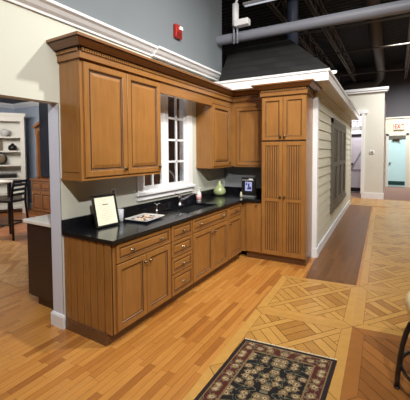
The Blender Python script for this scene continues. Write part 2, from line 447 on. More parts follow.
# siding wall (clapboards as stepped boards)
sx = 1.611
mb = MB(); nb = 17; bh = 2.60/nb
y0s, y1s = L+.03, 9.0
a = TS(sx, y0s); c = TS(sx, y1s)
W2 = (5.0, 7.0, .45, 2.20)
def slab(mb, ya, yb, za, zb, o0, o1, thick=.1, mi=0):
    (xa, _), (xb, _) = TS(sx, ya), TS(sx, yb)
    mb.add([(xa-thick, ya, za), (xa+o0, ya, za), (xb+o0, yb, za), (xb-thick, yb, za), (xa-thick, ya, zb), (xa+o1, ya, zb), (xb+o1, yb, zb), (xb-thick, yb, zb)],
           [(0, 1, 2, 3), (4, 7, 6, 5), (0, 4, 5, 1), (1, 5, 6, 2), (2, 6, 7, 3), (3, 7, 4, 0)], mi)
for i in range(nb): slab(mb, y0s, y1s, i*bh, (i+1)*bh, .013, .0)
struct('wall_right', mb, M['siding'])
mb = MB(); slab(mb, L-.05, L+.06, 0.13, 2.60, .03, .03, .13); struct('trim_corner_board', mb, M['white'])
mb = MB(); slab(mb, 8.9, 9.05, 0, 2.60, .03, .03, .13); struct('trim_far_corner_board', mb, M['cream'])
mb = MB(); slab(mb, L+.06, 8.9, 0, .13, .035, .03, .02); slab(mb, L-.06, L+.07, 0, .135, .045, .04, .15); struct('baseboard_right', mb, M['white'])
mb = MB(); slab(mb, L+.06, 8.9, 2.48, 2.6, .035, .035, .02); struct('trim_frieze', mb, M['cream'])
# eaves: fascia, soffit, roof
ex = 1.82
def E_(x, y): return TS(x, y)
mb = MB(); z0, z1 = 2.60, 2.755
pth = [(.0, 2.70), E_(ex, 2.76), E_(ex, 9.1)]
mb.sweep([(0, z0), (.03, z0), (.03, z0+.11), (.045, z0+.12), (.045, z1), (0, z1)], pth)
struct('trim_fascia', mb, M['white'])
p = [(.0, 2.70), E_(ex, 2.76), E_(ex, 9.1), E_(1.4, 9.1), E_(1.55, 3.5), (0, 3.4)]
struct('trim_soffit', MB().prism(p, 2.602, 2.62), M['cream'])
b0, b1, b2, b3 = (.2, 2.655, 2.758), (*E_(ex+.04, 2.70), 2.758), (*E_(ex+.04, 9.15), 2.758), (0.2, 9.15, 2.758)
t0, t1, t2, t3 = (.0, 3.46, 3.5), (*E_(1.13, 3.52), 3.5), (*E_(1.13, 9.15), 3.5), (0, 9.15, 3.5)
rf = MB().add([b0, b1, b2, b3, t0, t1, t2, t3], [(0, 1, 5, 4), (1, 2, 6, 5), (2, 3, 7, 6), (3, 0, 4, 7), (4, 5, 6, 7), (0, 3, 2, 1)])
o = struct('roof', rf, M['shingle'])
# white crown on the left wall
CP = [(0, 2.825), (.018, 2.825), (.022, 2.845), (.05, 2.865), (.075, 2.895), (.1, 2.91), (.105, 2.935), (0, 2.935)]
mb = MB().sweep(CP, [(0, 1.26), (0, -4)][::-1]); struct('trim_crown', mb, M['white'])
mb = MB().sweep([(0 if o_ == 0 else o_+.03, z) for o_, z in CP], [(0, 1.26), (0, 3.0)]); struct('trim_crown_stepped', mb, M['white'])
struct('trim_jamb', MB().box(-.15, .0, -.036, -.030, .13, 2.09).box(-.15, -.13, -.035, .4, .13, 2.09), paint('white jamb tinted cool-lit', srgb(206, 210, 224), .5))  # bluish tone is the cooler light on the jamb, put into its colour
# white baseboard around the wall end
mb = MB().sweep([(0, 0), (.018, 0), (.018, .11), (.008, .13), (0, .13)], [(-.15, .5), (-.15, -.036), (0, -.036), (0, -.031)]); struct('baseboard_left', mb, M['white'])
# ---- room on the left
struct('wall_dining_far', MB().box(-7.3, -.13, 3.55, 3.65, 0, 3.1), M['blue'])
struct('wall_dining_side', MB().box(-7.4, -7.3, -4, 3.65, 0, 3.1), M['blue'])
struct('ceiling_dining', MB().box(-7.4, -.13, -4, 3.65, 3.1, 3.18), paint('slate ceiling paint', srgb(96, 98, 108), .8))
mb = MB().sweep([(0, 2.97), (.02, 2.97), (.09, 3.05), (.09, 3.1), (0, 3.1)], [(-7.3, -4), (-7.3, 3.55), (-.13, 3.55)]); struct('trim_dining_crown', mb, M['white'])
mb = MB().sweep([(0, 0), (.02, 0), (.02, .14), (0, .16)], [(-7.3, -4), (-7.3, 3.55), (-.13, 3.55)]); struct('baseboard_dining', mb, M['white'])
# ---- hall shell
struct('ceiling', MB().box(-9, 7, -4.1, 20.2, 5.6, 5.7), M['ceilingdeck'])
struct('wall_far', MB().box(-3, 7, 15, 15.1, 0, 3.12), M['farcream'])
struct('wall_far_upper', MB().box(-9, 7, 15.3, 15.4, 0, 5.6), M['fargrey'])
struct('trim_far_ledge', MB().box(-3, 7, 14.95, 15.31, 3.1, 3.16), M['cream'])
struct('wall_east', MB().box(7, 7.1, -4, 16, 0, 5.6), M['farcream'])
struct('wall_west', MB().box(-9.1, -9, -4.1, 15.4, 0, 5.6), M['fargrey'])
struct('wall_behind', MB().box(-9, 7, -4.1, -4, 0, 5.6), M['sage'])
# porch-like facade beyond the passage
mb = MB()
FX0 = 1.22
for bxs in ((1.67, 2.28, 0, 3.62), (.2, 1.25, 0, 3.62), (1.25, 1.67, 2.9, 3.62)):
    mb.box(bxs[0], bxs[1], 10.45, 10.6, bxs[2], bxs[3])
struct('wall_porch', mb, M['cream'])
mb = MB().box(.2, 2.36, 10.36, 10.64, 3.62, 3.68).box(.2, 2.4, 10.32, 10.66, 3.68, 3.76).box(1.2, 1.78, 10.4, 10.46, 2.92, 3.05)
mb.box(1.6, 1.7, 10.41, 10.45, .16, 2.92).box(1.2, 1.27, 10.41, 10.45, 0, 2.92).box(1.27, 1.6, 10.45, 10.55, 2.36, 2.44)
struct('trim_porch', mb, M['white'])
mb = MB().box(1.62, 2.31, 10.42, 10.45, 0, .2).box(2.28, 2.31, 10.45, 10.6, 0, .2); struct('baseboard_porch', mb, M['white'])
struct('wall_corridor', MB().box(.2, 2.28, 12.0, 12.1, 0, 3.4).box(2.22, 2.28, 10.6, 12, 0, 3.4), M['lavender'])
d = struct('door_2', MB().box(1.0, 1.62, 11.94, 11.99, .02, 2.36), M['lavender'])
MB().add([(1.08, 11.93, .9), (1.16, 11.93, .9), (1.6, 11.93, 1.75), (1.52, 11.93, 1.75), (1.08, 11.95, .9), (1.16, 11.95, .9), (1.6, 11.95, 1.75), (1.52, 11.95, 1.75)],
         [(0, 1, 2, 3), (4, 7, 6, 5), (0, 4, 5, 1), (1, 5, 6, 2), (2, 6, 7, 3), (3, 7, 4, 0)]).box(1.0, 1.62, 11.93, 11.95, .85, .93).build('brace', paint('grey lavender brace', srgb(168, 160, 168), .6), d)
MB().box(1.0, 1.62, 11.92, 11.94, .05, .2).build('kick_plate', M['mat_black'], d)
MB().box(1.0, 1.62, 11.92, 11.94, 2.2, 2.3).build('top_rail', M['mat_black'], d)
MB().box(1.0, 1.2, 11.88, 11.94, 1.1, 1.17).build('door_handle', M['bronze'], d)
mb = MB()                     # transom window over the corridor door
mb.box(1.25, 1.67, 10.47, 10.5, 2.44, 2.5).box(1.25, 1.67, 10.47, 10.5, 2.84, 2.9).box(1.25, 1.29, 10.47, 10.5, 2.5, 2.84).box(1.63, 1.67, 10.47, 10.5, 2.5, 2.84).box(1.445, 1.475, 10.47, 10.5, 2.5, 2.84).box(1.29, 1.63, 10.47, 10.5, 2.65, 2.68)
wn3 = struct('window_3', mb, M['white']); MB().box(1.29, 1.63, 10.482, 10.488, 2.5, 2.84).build('pane', M['glass'], wn3)
# teal door
d = struct('door_1', MB().box(2.34, 3.02, 14.94, 14.99, .02, 2.3), M['teal'])
MB().box(2.36, 3.0, 14.92, 14.94, .1, .27).build('kick_plate', M['teal_dk'], d)
MB().box(2.24, 2.34, 14.92, 15.0, 0, 2.42).box(3.02, 3.12, 14.92, 15.0, 0, 2.42).box(2.24, 3.12, 14.92, 15.0, 2.32, 2.44).build('door_frame', M['cream'], d)
MB().box(2.36, 3.0, 14.9, 14.94, 2.18, 2.3).build('header_strip', M['shutter'], d)
MB().box(2.5, 2.78, 14.86, 14.94, 2.1, 2.17).tube([(2.6, 14.88, 2.12), (2.85, 14.8, 2.13)], .015).build('door_closer', M['bronze'], d)
MB().lathe([(.0, -.08), (.04, -.07), (.04, -.03), (.015, -.02), (.015, 0)], (2.42, 14.94, 1.1), 12, axis='y').build('door_handle', M['steel'], d)
# window 2: shuttered window in the siding
mb = MB(); ya, yb, za, zb = 4.75, 7.2, .46, 2.28
slab(mb, ya, ya+.09, za, zb, .05, .05, .02); slab(mb, yb-.09, yb, za, zb, .05, .05, .02)
slab(mb, ya, yb, zb-.09, zb, .05, .05, .02); slab(mb, ya-.04, yb+.04, za, za+.08, .07, .07, .02)
w2 = struct('window_2', mb, M['shutter'])
mb = MB()
for k in range(3):
    y0 = ya+.09+k*.757
    slab(mb, y0, y0+.1, za+.08, zb-.09, .045, .045, .02); slab(mb, y0+.657, y0+.757, za+.08, zb-.09, .045, .045, .02)
    for zz in (za+.08, 1.32, zb-.19): slab(mb, y0+.1, y0+.657, zz, zz+.1, .045, .045, .02)
mb.build('window_frame', M['shutter'], w2)
mb = MB()
for k in range(3):
    y0 = ya+.19+k*.757
    for zz in [1.45+i*.06 for i in range(11)]:
        slab(mb, y0, y0+.557, zz, zz+.045, .022, .036, .01)
mb.build('louver', M['shutter'], w2)
mb = MB(); slab(mb, ya+.1, yb-.1, za+.1, zb-.1, .021, .021, .01); mb.build('pane', M['shutter_dk'], w2)
# window 1 over the sink
y0, y1, z0, z1 = WIN
def win_ring(mb, a, b, c, d, x0, x1, t):
    mb.box(x0, x1, a, b, c, c+t); mb.box(x0, x1, a, b, d-t, d); mb.box(x0, x1, a, a+t, c+t, d-t); mb.box(x0, x1, b-t, b, c+t, d-t)
mb = MB(); win_ring(mb, y0-.1, y1+.1, z0-.03, z1+.08, 0.001, .025, .105)
mb.box(-.13, .0, y0, y0+.015, z0, z1).box(-.13, 0, y1-.015, y1, z0, z1).box(-.13, 0, y0, y1, z1-.015, z1).box(-.13, 0, y0, y1, z0, z0+.015)
w1 = struct('window_1', mb, M['white'])
mb = MB().box(.0, .06, y0-.13, y1+.13, z0-.03, z0+.005, bev=.006); mb.box(0, .03, y0-.1, y1+.1, z0-.09, z0-.03); mb.build('window_sill', M['white'], w1)
mb = MB(); mb_y0, mb_y1 = y0+.015, y1-.015
win_ring(mb, mb_y0, mb_y1, z0+.015, z1-.015, -.05, -.015, .05)
mb.box(-.05, -.015, 1.465, 1.615, z0+.05, z1-.05).box(-.055, -.008, 1.525, 1.555, z0+.02, z1-.02)
for yy in (1.29, 1.81): mb.box(-.045, -.02, yy-.016, yy+.016, z0+.06, z1-.06)
for k in range(1, 4):
    zz = z0+.06+(z1-z0-.12)*k/4; mb.box(-.045, -.02, mb_y0+.05, mb_y1-.05, zz-.014, zz+.014)
mb.build('window_frame', M['white'], w1)
MB().box(-.034, -.031, mb_y0+.05, mb_y1-.05, z0+.06, z1-.06).build('pane', M['glass'], w1)
# ================================================================== CABINETS
DOORP = [(0, 0), (.001, .018), (.004, .021), (.05, .021), (.057, .016), (.063, .010), (.066, .005), (.078, .005), (.108, .015), (.112, .015)]
DOORM = [0, 0, 0, 0, 1, 0, 1, 0, 0, 0]
FLATP = [(0, 0), (.001, .018), (.004, .021), (.05, .021), (.056, .014), (.062, .008), (.068, .007)]
FLATM = [0, 0, 0, 1, 0, 1, 0]
DRAWP = [(0, 0), (.001, .018), (.004, .021), (.028, .021), (.032, .015), (.038, .013), (.046, .013), (.056, .018), (.058, .018)]
DRAWM = [0, 0, 0, 1, 0, 1, 0, 0, 0]
WD = [M['maple'], M['glaze']]; WDH = [M['maple_h'], M['glaze']]
def knob(x, y, z, parent):
    MB().lathe([(.006, 0), (.006, -.014), (.016, -.018), (.019, -.026), (.013, -.032), (0, -.034)], (x, y, z), 14, axis='y').build('knob', M['pewter'] if z < .9 else M['bronze'], parent)
def pull(x, y, z, parent):
    MB().lathe([(.0, .001), (.012, 0), (.012, -.003), (.005, -.005), (.005, -.018), (.015, -.021), (.018, -.028), (0, -.034)], (x, y, z), 14, axis='y').build('knob', M['pewter'], parent)
def door(parent, x0, x1, z0, z1, y, prof=DOORP, mis=DOORM, mats=WD, kn=None, name='door', label=None):
    d = MB().rings(x1-x0, z1-z0, y, prof, x0, z0, mis).build(name, mats, parent)
    if kn: knob(kn[0], y-.021, kn[1], d)
    if label: d['label'] = label
    return d
G = .002
def base_carcass(t, w, d=.622, toe=.10, top=.876):
    MB().box(0, w, -d, -.002, toe, top).build('body', [M['maple']], t)
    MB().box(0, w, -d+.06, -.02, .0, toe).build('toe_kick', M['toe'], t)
bd = .622; yA = -bd; PA = PI/2
gA = 'base cabinets along the window wall'
# 1 two-door base with a wide drawer and beadboard end
b1, b2, b4, b3, bend = .785, 1.196, 1.665, 2.097, 2.585
t = thing('base_cabinet', 'maple base cabinet with one wide drawer, two doors and a grooved beadboard end','cabinet', (0, 0, 0), PA, gA)
base_carcass(t, b1-.001)
door(t, .03, b1-.015, .70, .865, yA, DRAWP, DRAWM, WDH, None, 'drawer')
dr = [o for o in COL.objects if o.parent == t][-1]
pull(.03+.17, yA-.021, .782, dr); pull(b1-.18, yA-.021, .782, dr)
mid = (.03+b1-.015)/2
door(t, .03, mid-G, .115, .69, yA, FLATP, FLATM, kn=(mid-.035, .62)); door(t, mid+G, b1-.015, .115, .69, yA, FLATP, FLATM, kn=(mid+.035, .62))
mb = MB()                                           # beadboard end: boards with dark grooves between
n = 7; wb = (bd+.0)/n
for k in range(n): mb.box(-.016, -.004, -bd+k*wb+.006, -bd+(k+1)*wb-.006, .10, .876, 0, .0025)
mb.box(-.006, 0, -bd, -.004, .10, .876, 1)
mb.build('end_panel', WD, t)
MB().box(-.03, 0, -.56, -.022, 0, .085).box(-.024, 0, -.555, -.022, .085, .1).build('base_molding', M['toe'], t)
# 2 drawer stack
t = thing('drawer_cabinet', 'narrow maple base cabinet with four stacked drawers', 'cabinet', (0, b1, 0), PA, gA)
w = b2-b1; base_carcass(t, w-.001)
for z0, z1 in ((.70, .865), (.52, .69), (.345, .51), (.115, .335)):
    door(t, .012, w-.012, z0, z1, yA, DRAWP, DRAWM, WDH, None, 'drawer'); dr = [o for o in COL.objects if o.parent == t][-1]; pull(w/2, yA-.021, (z0+z1)/2, dr)
# 3 sink base
t = thing('sink_cabinet', 'maple sink base cabinet with false drawer front and two doors', 'cabinet', (0, b2, 0), PA, gA)
w = b3-b2; base_carcass(t, w-.001, top=.66)
MB().box(0, w, -bd, -bd+.02, .66, .876).box(0, .02, -bd+.02, -.002, .66, .876).box(w-.022, w-.002, -bd+.02, -.002, .66, .876).build('apron', M['maple'], t)
door(t, .012, w-.012, .70, .865, yA, DRAWP, DRAWM, WDH, None, 'drawer_front'); dr = [o for o in COL.objects if o.parent == t][-1]
pull(.16, yA-.021, .782, dr); pull(w-.16, yA-.021, .782, dr)
mid = b4-b2
door(t, .012, mid-G, .115, .69, yA, FLATP, FLATM, kn=(mid-.035, .62)); door(t, mid+G, w-.012, .115, .69, yA, FLATP, FLATM, kn=(mid+.035, .62))
# 4 narrow
t = thing('base_cabinet', 'narrow maple base cabinet with one drawer over one door, at the inside corner', 'cabinet', (0, b3, 0), PA, gA)
w = bend-b3; base_carcass(t, w)
door(t, .012, w-.03, .70, .865, yA, DRAWP, DRAWM, WDH, None, 'drawer'); dr = [o for o in COL.objects if o.parent == t][-1]; pull(w/2, yA-.021, .782, dr)
door(t, .012, w-.03, .115, .69, yA, FLATP, FLATM, kn=(.05, .62))
# 5 corner base on the back run, single full-height panel
px0, pw = .892, .645
t = thing('corner_cabinet', 'maple base cabinet with one plain full-height door, between the corner and the pantry', 'cabinet', (*B(0), 0), TH)
MB().box(.02, px0-.002, -.60, -.002, .10, .874).build('body', M['maple'], t); MB().box(.64, px0-.002, -.555, -.02, 0, .10).build('toe_kick', M['toe'], t)
door(t, .652, px0-.004, .115, .865, -.60, [(0, 0), (.001, .018), (.004, .021), (.03, .021)], [0]*4)
dr = [o for o in COL.objects if o.parent == t][-1]; pull(.83, -.621, .83, dr)
# 6 pantry
pd = .60; ptop = 2.44
t = thing('pantry_cabinet', 'tall maple pantry cabinet with beadboard lower doors, right end of the kitchen', 'cabinet', (*B(px0), 0), TH)
MB().box(0, pw, -pd, -.002, .10, ptop).build('body', [M['maple']], t); MB().box(.0, pw-.0, -pd+.05, -.02, 0, .10).build('toe_kick', M['toe'], t)
def bead_door(x0, x1, z0, z1, kx, kz):
    y = -pd; st = .055
    mb = MB().box(x0, x0+st, y-.021, y, z0, z1, 0, .002).box(x1-st, x1, y-.021, y, z0, z1, 0, .002)
    mid = z0+(z1-z0)*.49
    for za, zb in ((z0, z0+st+.01), (z1-st, z1), (mid-.025, mid+.025)): mb.box(x0+st, x1-st, y-.0205, y, za, zb, 0, .001)
    mb.box(x0+st, x1-st, y-.005, y, z0+st, z1-st, 1)
    n = 6; ww = (x1-x0-2*st)/n
    for (za, zb) in ((z0+st+.01, mid-.025), (mid+.025, z1-st)):
        for k in range(n): mb.box(x0+st+k*ww+.0055, x0+st+(k+1)*ww-.0055, y-.012, y-.004, za+.004, zb-.004, 0, .003)
    d = mb.build('door', WD, t); knob(kx, y-.021, kz, d); return d
mid = pw/2
bead_door(.01, mid-G, .115, 1.78, mid-.03, .98); bead_door(mid+G, pw-.01, .115, 1.78, mid+.03, .98)
door(t, .01, mid-G, 1.80, 2.42, -pd, FLATP, FLATM, kn=(mid-.03, 1.85)); door(t, mid+G, pw-.01, 1.80, 2.42, -pd, FLATP, FLATM, kn=(mid+.03, 1.85))
MB().box(0, pw, -pd-.006, -pd, 1.781, 1.799).build('rail', M['glaze'], t)
# ---- upper cabinets
ud = .278; ub = 1.405; ut = 2.45
gU = 'wall cabinets'
t = thing('wall_cabinet', 'wide two-door maple wall cabinet left of the window', 'cabinet', (0, -.016, 0), PA, gU)
w = 1.086
MB().box(0, w, -ud, -.002, ub, ut).build('body', M['maple'], t)
MB().box(-.012, w, -ud-.012, -.002, ub-.016, ub).build('light_rail', M['maple_h'], t)
MB().box(-.006, 0, -ud+.03, -.03, ub+.06, ut-.03).build('end_panel', M['maple'], t)
door(t, .03, .545, ub+.012, ut-.02, -ud, kn=(.5, ub+.07)); door(t, .552, w-.006, ub+.012, ut-.02, -ud, kn=(w-.05, ub+.07))
vy0, vy1 = 1.071, 2.29
o = MB().box(-.0, vy1-vy0-.001, -ud-.012, -ud+.01, 2.32, 2.45).box(0, vy1-vy0-.001, -ud-.017, -ud-.012, 2.32, 2.335).build('valance', M['maple_h'], None)
o.location = (0, vy0, 0); o.rotation_euler = (0, 0, PA); tag(o, 'plain maple valance board bridging over the window between wall cabinets', 'valance')
t = thing('wall_cabinet', 'single-door maple wall cabinet right of the window', 'cabinet', (0, vy1, 0), PA, gU)
w = 2.925-vy1
MB().box(0, w, -ud, -.002, ub, ut).build('body', M['maple'], t)
MB().box(-.005, w, -ud-.008, -.002, ub-.016, ub).build('light_rail', M['maple_h'], t)
door(t, .02, w-.05, ub+.012, ut-.1, -ud, kn=(w-.1, ub+.06))
MB().box(0, w, -ud-.01, -ud, ut-.09, ut).build('top_rail', M['maple_h'], t)
t = thing('corner_wall_cabinet', 'maple wall cabinet with one plain door, on the back wall beside the pantry', 'cabinet', (*B(0), 0), TH, gU)
MB().box(.02, px0-.002, -ud-.01, -.002, ub, ut).build('body', M['maple'], t)
MB().box(.31, px0-.002, -ud-.016, -.002, ub-.016, ub).build('light_rail', M['maple_h'], t)
door(t, .36, px0-.01, ub+.012, ut-.1, -ud-.01, FLATP, FLATM, kn=None)
MB().box(.31, px0-.002, -ud-.02, -ud-.01, ut-.09, ut).build('top_rail', M['maple_h'], t)
# ---- cornices
def cornice(name, label, path, z, h=.17, proj=.115):
    """path runs with the room on its right"""
    t = thing(name, label, 'cornice', (*path[0], z))
    rel = [(x-path[0][0], y-path[0][1]) for x, y in path]
    MB().sweep([(-.035, 0), (.014, 0), (.014, .05), (-.035, .05)], rel).build('frieze', M['maple_h'], t)
    cp = [(-.03, .05), (.015, .05), (.015, .056), (.015, .062), (.015, .07), (.015, .09), (.044, .093), (.05, .098), (.066, .11), (.088, .128), (.1, .136), (.1, .14), (proj, .144), (proj, h-.006), (proj-.006, h), (-.03, h)]
    MB().sweep(cp, rel, mis=[1, 0, 1, 1, 1, 1, 0, 0, 0, 0, 1, 1, 0, 0, 0, 0]).build('crown', [M['cornice'], M['glaze']], t)
    mb = MB(); P = [Vector(p) for p in rel]
    for i in range(len(P)-1):
        d = (P[i+1]-P[i]); ln = d.length; d.normalize(); nn = Vector((d.y, -d.x)); k = int(ln/.026)
        ext0 = -.03 if i else 0
        for j in range(k):
            c = P[i]+d*(j+.5)*ln/k+nn*.022; hw = .008
            q = [c-d*hw-nn*.006, c+d*hw-nn*.006, c+d*hw+nn*.006, c-d*hw+nn*.006]
            mb.prism([(a.x, a.y) for a in q], (.058), .084, j % 2 and 0)
    mb.build('dentil', M['maple_h'], t)['label'] = 'small dentil beads under the crown'
    return t
e = .021
pc = [B(px0-.0), B(px0, -ud-e-.012)]
path = [(0.003, -.016-.006), (ud+e, -.022)]
inner = B(ud+e, -ud-e-.01)
path = [(0.004, -.022), (ud+e, -.022), (ud+e, inner[1]), B(px0-.02, -ud-e-.012)]
# room is on the right of travel when going wall -> front? reverse as needed
def right_of(path, flip): return path[::-1] if flip else path
cornice('cabinet_cornice', 'stained wood crown with dentil beads running over the wall cabinets', path, 2.45)
ptop_path = [B(px0-.001, -.33), B(px0-.001, -pd-e), B(px0+pw+.001, -pd-e), B(px0+pw+.001, -.01)]
cornice('pantry_cornice', 'stained wood crown with dentil beads capping the tall pantry', ptop_path, 2.44, h=.165)
# ---- countertop
cz0, cz1 = .878, .914
t = thing('countertop', 'L-shaped polished black granite countertop with low backsplash', 'countertop', (0, 0, cz0))
SK = (1.245, 1.985, .165, .535)   # sink cut-out y0 y1 x0 x1
cw = .66
ic = B(cw, -.655)
mb = MB(); th_ = cz1-cz0
ex_ = B(px0-.002, -.635); wb_ = B(px0-.002, -.002)
for a, b_, c, d_ in ((.0005, SK[2], -.03, 2.56), (SK[3], cw, -.03, 2.56), (SK[2], SK[3], -.03, SK[0]), (SK[2], SK[3], SK[1], 2.56)): mb.box(a, b_, c, d_, 0, th_)
mb.prism([(0.0005, 2.56), (cw, 2.56), (ic[0], ic[1]), (ex_[0], ex_[1]), (wb_[0], wb_[1]), (0.0005, L-.003)], 0, th_)
mb.build('slab', M['granite'], t)
mb = MB().box(.0005, .022, -.03, y0-.0 if False else L-.01, th_, .105+th_)
e0 = B(.022, -.022); e1 = B(px0-.002, -.022)
mb.prism([(.022, e0[1]), e1, B(px0-.002, -.002), (.022, L-.002)], th_, .105+th_)
mb.build('backsplash', M['granite'], t)
# sink
t = thing('sink', 'undermount stainless steel double sink set in the black counter', 'sink', (0, 0, cz0-.002))
def basin(a, b_, c, d_, dep):
    mb = MB(); g = .004
    mb.box(a, b_, c, d_, -dep, -dep+g).box(a, a+g, c, d_, -dep, 0).box(b_-g, b_, c, d_, -dep, 0).box(a, b_, c, c+g, -dep, 0).box(a, b_, d_-g, d_, -dep, 0); return mb
basin(SK[2]-.01, SK[3]+.01, SK[0]-.01, 1.60, .19).build('basin', M['steel'], t); basin(SK[2]-.01, SK[3]+.01, 1.625, SK[1]+.01, .19).build('basin', M['steel'], t)
for yy in (1.42, 1.81): MB().lathe([(.0, -.183), (.04, -.183), (.042, -.185), (.042, -.188), (0, -.188)], (.34, yy, 0), 16).build('drain', M['chrome'], t)
# faucet
t = thing('faucet', 'chrome low-arc kitchen faucet with lever behind the sink', 'faucet', (.105, 1.70, cz1+.001))
MB().lathe([(.03, 0), (.03, .006), (.02, .012), (.019, .075), (.024, .085), (.022, .12), (.012, .135), (0, .137)], n=18).build('body', M['chrome'], t)
MB().tube([(0, 0, .06), (.05, .03, .085), (.11, .07, .125), (.165, .11, .155), (.185, .122, .158)], [.012, .011, .011, .012, .012]).tube([(.18, .12, .163), (.19, .126, .128)], [.015, .017]).build('spout', M['chrome'], t)
MB().tube([(0, 0, .13), (-.02, -.03, .15), (-.035, -.06, .165)], [.01, .008, .006]).build('lever', M['chrome'], t)
t = thing('water_dispenser', 'small slim chrome dispenser tap between the tray and the faucet', 'tap', (.11, 1.2, cz1+.001))
MB().lathe([(.017, 0), (.017, .005), (.009, .01), (.008, .06), (.012, .07), (.008, .085), (0, .087)], n=14).build('body', M['chrome'], t)
MB().tube([(0, 0, .07), (.03, .01, .095), (.05, .018, .09)], .005).build('spout', M['chrome'], t)
MB().tube([(0, 0, .08), (-.005, -.03, .1)], .004).build('lever', M['chrome'], t)
# soap
t = thing('soap_bottle', 'clear soap bottle with pink label and white pump, right of the faucet', 'bottle', (.15, 2.12, cz1+.001))
MB().lathe([(0, 0), (.033, 0), (.036, .006), (.036, .11), (.03, .13), (.013, .14), (.013, .15), (0, .15)], n=20).build('bottle', paint('milky clear plastic', srgb(222, 212, 212), .2), t)
MB().lathe([(.0368, .02), (.0368, .1)], n=20).build('bottle_label', M['pink'], t)
MB().lathe([(.015, .148), (.015, .165), (.006, .168), (.005, .19), (.013, .193), (.013, .2), (0, .2)], n=14).tube([(0, 0, .196), (.04, -.01, .193)], .005).build('pump', M['plastic'], t)
# pear vase
t = thing('vase', 'pear-shaped celadon green ceramic vase in the counter corner', 'vase', (.13, 2.80, cz1+.001))
MB().lathe([(0, 0), (.045, 0), (.085, .018), (.105, .055), (.1, .095), (.075, .135), (.05, .165), (.035, .19), (.026, .215), (.018, .235), (.008, .245), (0, .247)], n=28).build('body', M['pear'], t)
MB().tube([(0, 0, .243), (.003, .002, .262), (.012, .004, .275)], [.005, .004, .005]).build('stem', M['bronze'], t)
# framed sheet
def easel_frame():
    t = thing('picture_frame', 'black framed cream notice leaning on the counter near its left end', 'picture frame', (.235, .315, cz1+.002), PA-.12)
    tilt = math.radians(-14); R = Matrix.Rotation(tilt, 4, 'X'); w, h, b = .27, .315, .022
    def rt(mb): mb.v = [tuple(R @ Vector(v)) for v in mb.v]; return mb
    mb = MB().box(-w/2, -w/2+b, -.009, .009, 0.003, h, 0, .003).box(w/2-b, w/2, -.009, .009, .003, h, 0, .003).box(-w/2+b, w/2-b, -.009, .009, .003, b, 0, .002).box(-w/2+b, w/2-b, -.009, .009, h-b, h, 0, .002)
    rt(mb).build('frame', M['mat_black'], t)
    s = rt(MB().box(-w/2+b-.001, w/2-b+.001, -.003, .001, b, h-b)).build('sheet', M['paper'], t)
    mb = MB()
    for k in range(13):
        wdt = [.07, .04, .12, .13, .11, .13, .12, .08, .13, .12, .13, .1, .06][k]
        mb.box(-wdt/2, wdt/2, -.0042, -.0031, h-b-.03-k*.017, h-b-.0275-k*.017)
    rt(mb).build('lettering', M['ink'], s)
    rt(MB().box(-w/2+.01, w/2-.01, .004, .009, .008, h-.005)).build('backing', M['kraft'], t)
    MB().add([(-.03, .02, .24*.9), (.03, .02, .24*.9), (.04, .135, .0), (-.04, .135, .0), (-.03, .024, .24*.9), (.03, .024, .24*.9), (.04, .139, .0), (-.04, .139, .0)],
             [(0, 1, 2, 3), (4, 7, 6, 5), (0, 4, 5, 1), (1, 5, 6, 2), (2, 6, 7, 3), (3, 7, 4, 0)]).build('easel_leg', M['kraft'], t).location = (0, .025, 0)
easel_frame()
# tumbler
o = MB().lathe([(0, 0), (.03, 0), (.034, .004), (.04, .125), (.0375, .125), (.032, .012), (0, .01)], n=24).build('drinking_glass', M['tumbler'], None, (.155, .545, cz1+.002)); tag(o, 'clear drinking glass behind the framed notice', 'glass')
# tray with sweets
t = thing('serving_plate', 'white square serving plate with upturned rim on the counter', 'plate', (.325, .745, cz1+.001), .1)
def sqring(mb, prof, w, h, mi=0, n=6):
    rows = []
    for ins, z in prof:
        pts = []; r = .02
        for cx_, cy_, a0 in ((w-ins-r, h-ins-r, 0), (-w+ins+r, h-ins-r, 90), (-w+ins+r, -h+ins+r, 180), (w-ins-r, -h+ins+r, 270)):
            for k in range(n): a = math.radians(a0+90*k/(n-1)); pts.append((cx_+r*math.cos(a), cy_+r*math.sin(a), z))
        rows.append(pts)
    N = len(rows[0])
    for i in range(len(rows)-1): mb.add(rows[i]+rows[i+1], [(k, (k+1) % N, N+(k+1) % N, N+k) for k in range(N)], mi, True)
    mb.add(rows[-1], [tuple(range(N))], mi); mb.add(rows[0], [tuple(range(N))], mi); return mb
hw, hh = .145, .175
sqring(MB(), [(.05, 0), (.045, .004), (.0, .026), (.002, .029), (.05, .01)], hw, hh).build('dish', M['plate'], t)
sqring(MB(), [(.0485, .0005), (.0415, .0042), (.012, .0185)], hw+.0015, hh+.0015).build('foot', M['bluerim'], t)
ca = math.cos(.1); sa = math.sin(.1)
choc0 = MB().lathe([(0, 0), (.011, .001), (.015, .006), (.012, .013), (0, .016)], n=12).build('chocolate', M['choc'])
cook0 = MB().lathe([(0, 0), (.018, .001), (.021, .005), (.018, .009), (0, .011)], n=14).build('biscuit', M['cookie'])
first = [True, True]
spots = [(ix_*.038-.076+random.uniform(-.006, .006), iy_*.042-.105+random.uniform(-.006, .006)) for ix_ in range(5) for iy_ in range(6)]
for i, (u_, v_) in enumerate(spots):
    k = 1 if random.random() < .5 else 0
    src = (choc0, cook0)[k]; o = src if first[k] else src.copy()
    if not first[k]: COL.objects.link(o)
    first[k] = False
    o.location = (.325+u_*ca-v_*sa, .745+u_*sa+v_*ca, cz1+.0125); o.rotation_euler = (0, 0, random.random()*6)
    tag(o, *(('dark round chocolate on the white serving plate', 'chocolate', 'chocolates on the plate') if k == 0 else ('pale round biscuit on the white serving plate', 'biscuit', 'biscuits on the plate')))
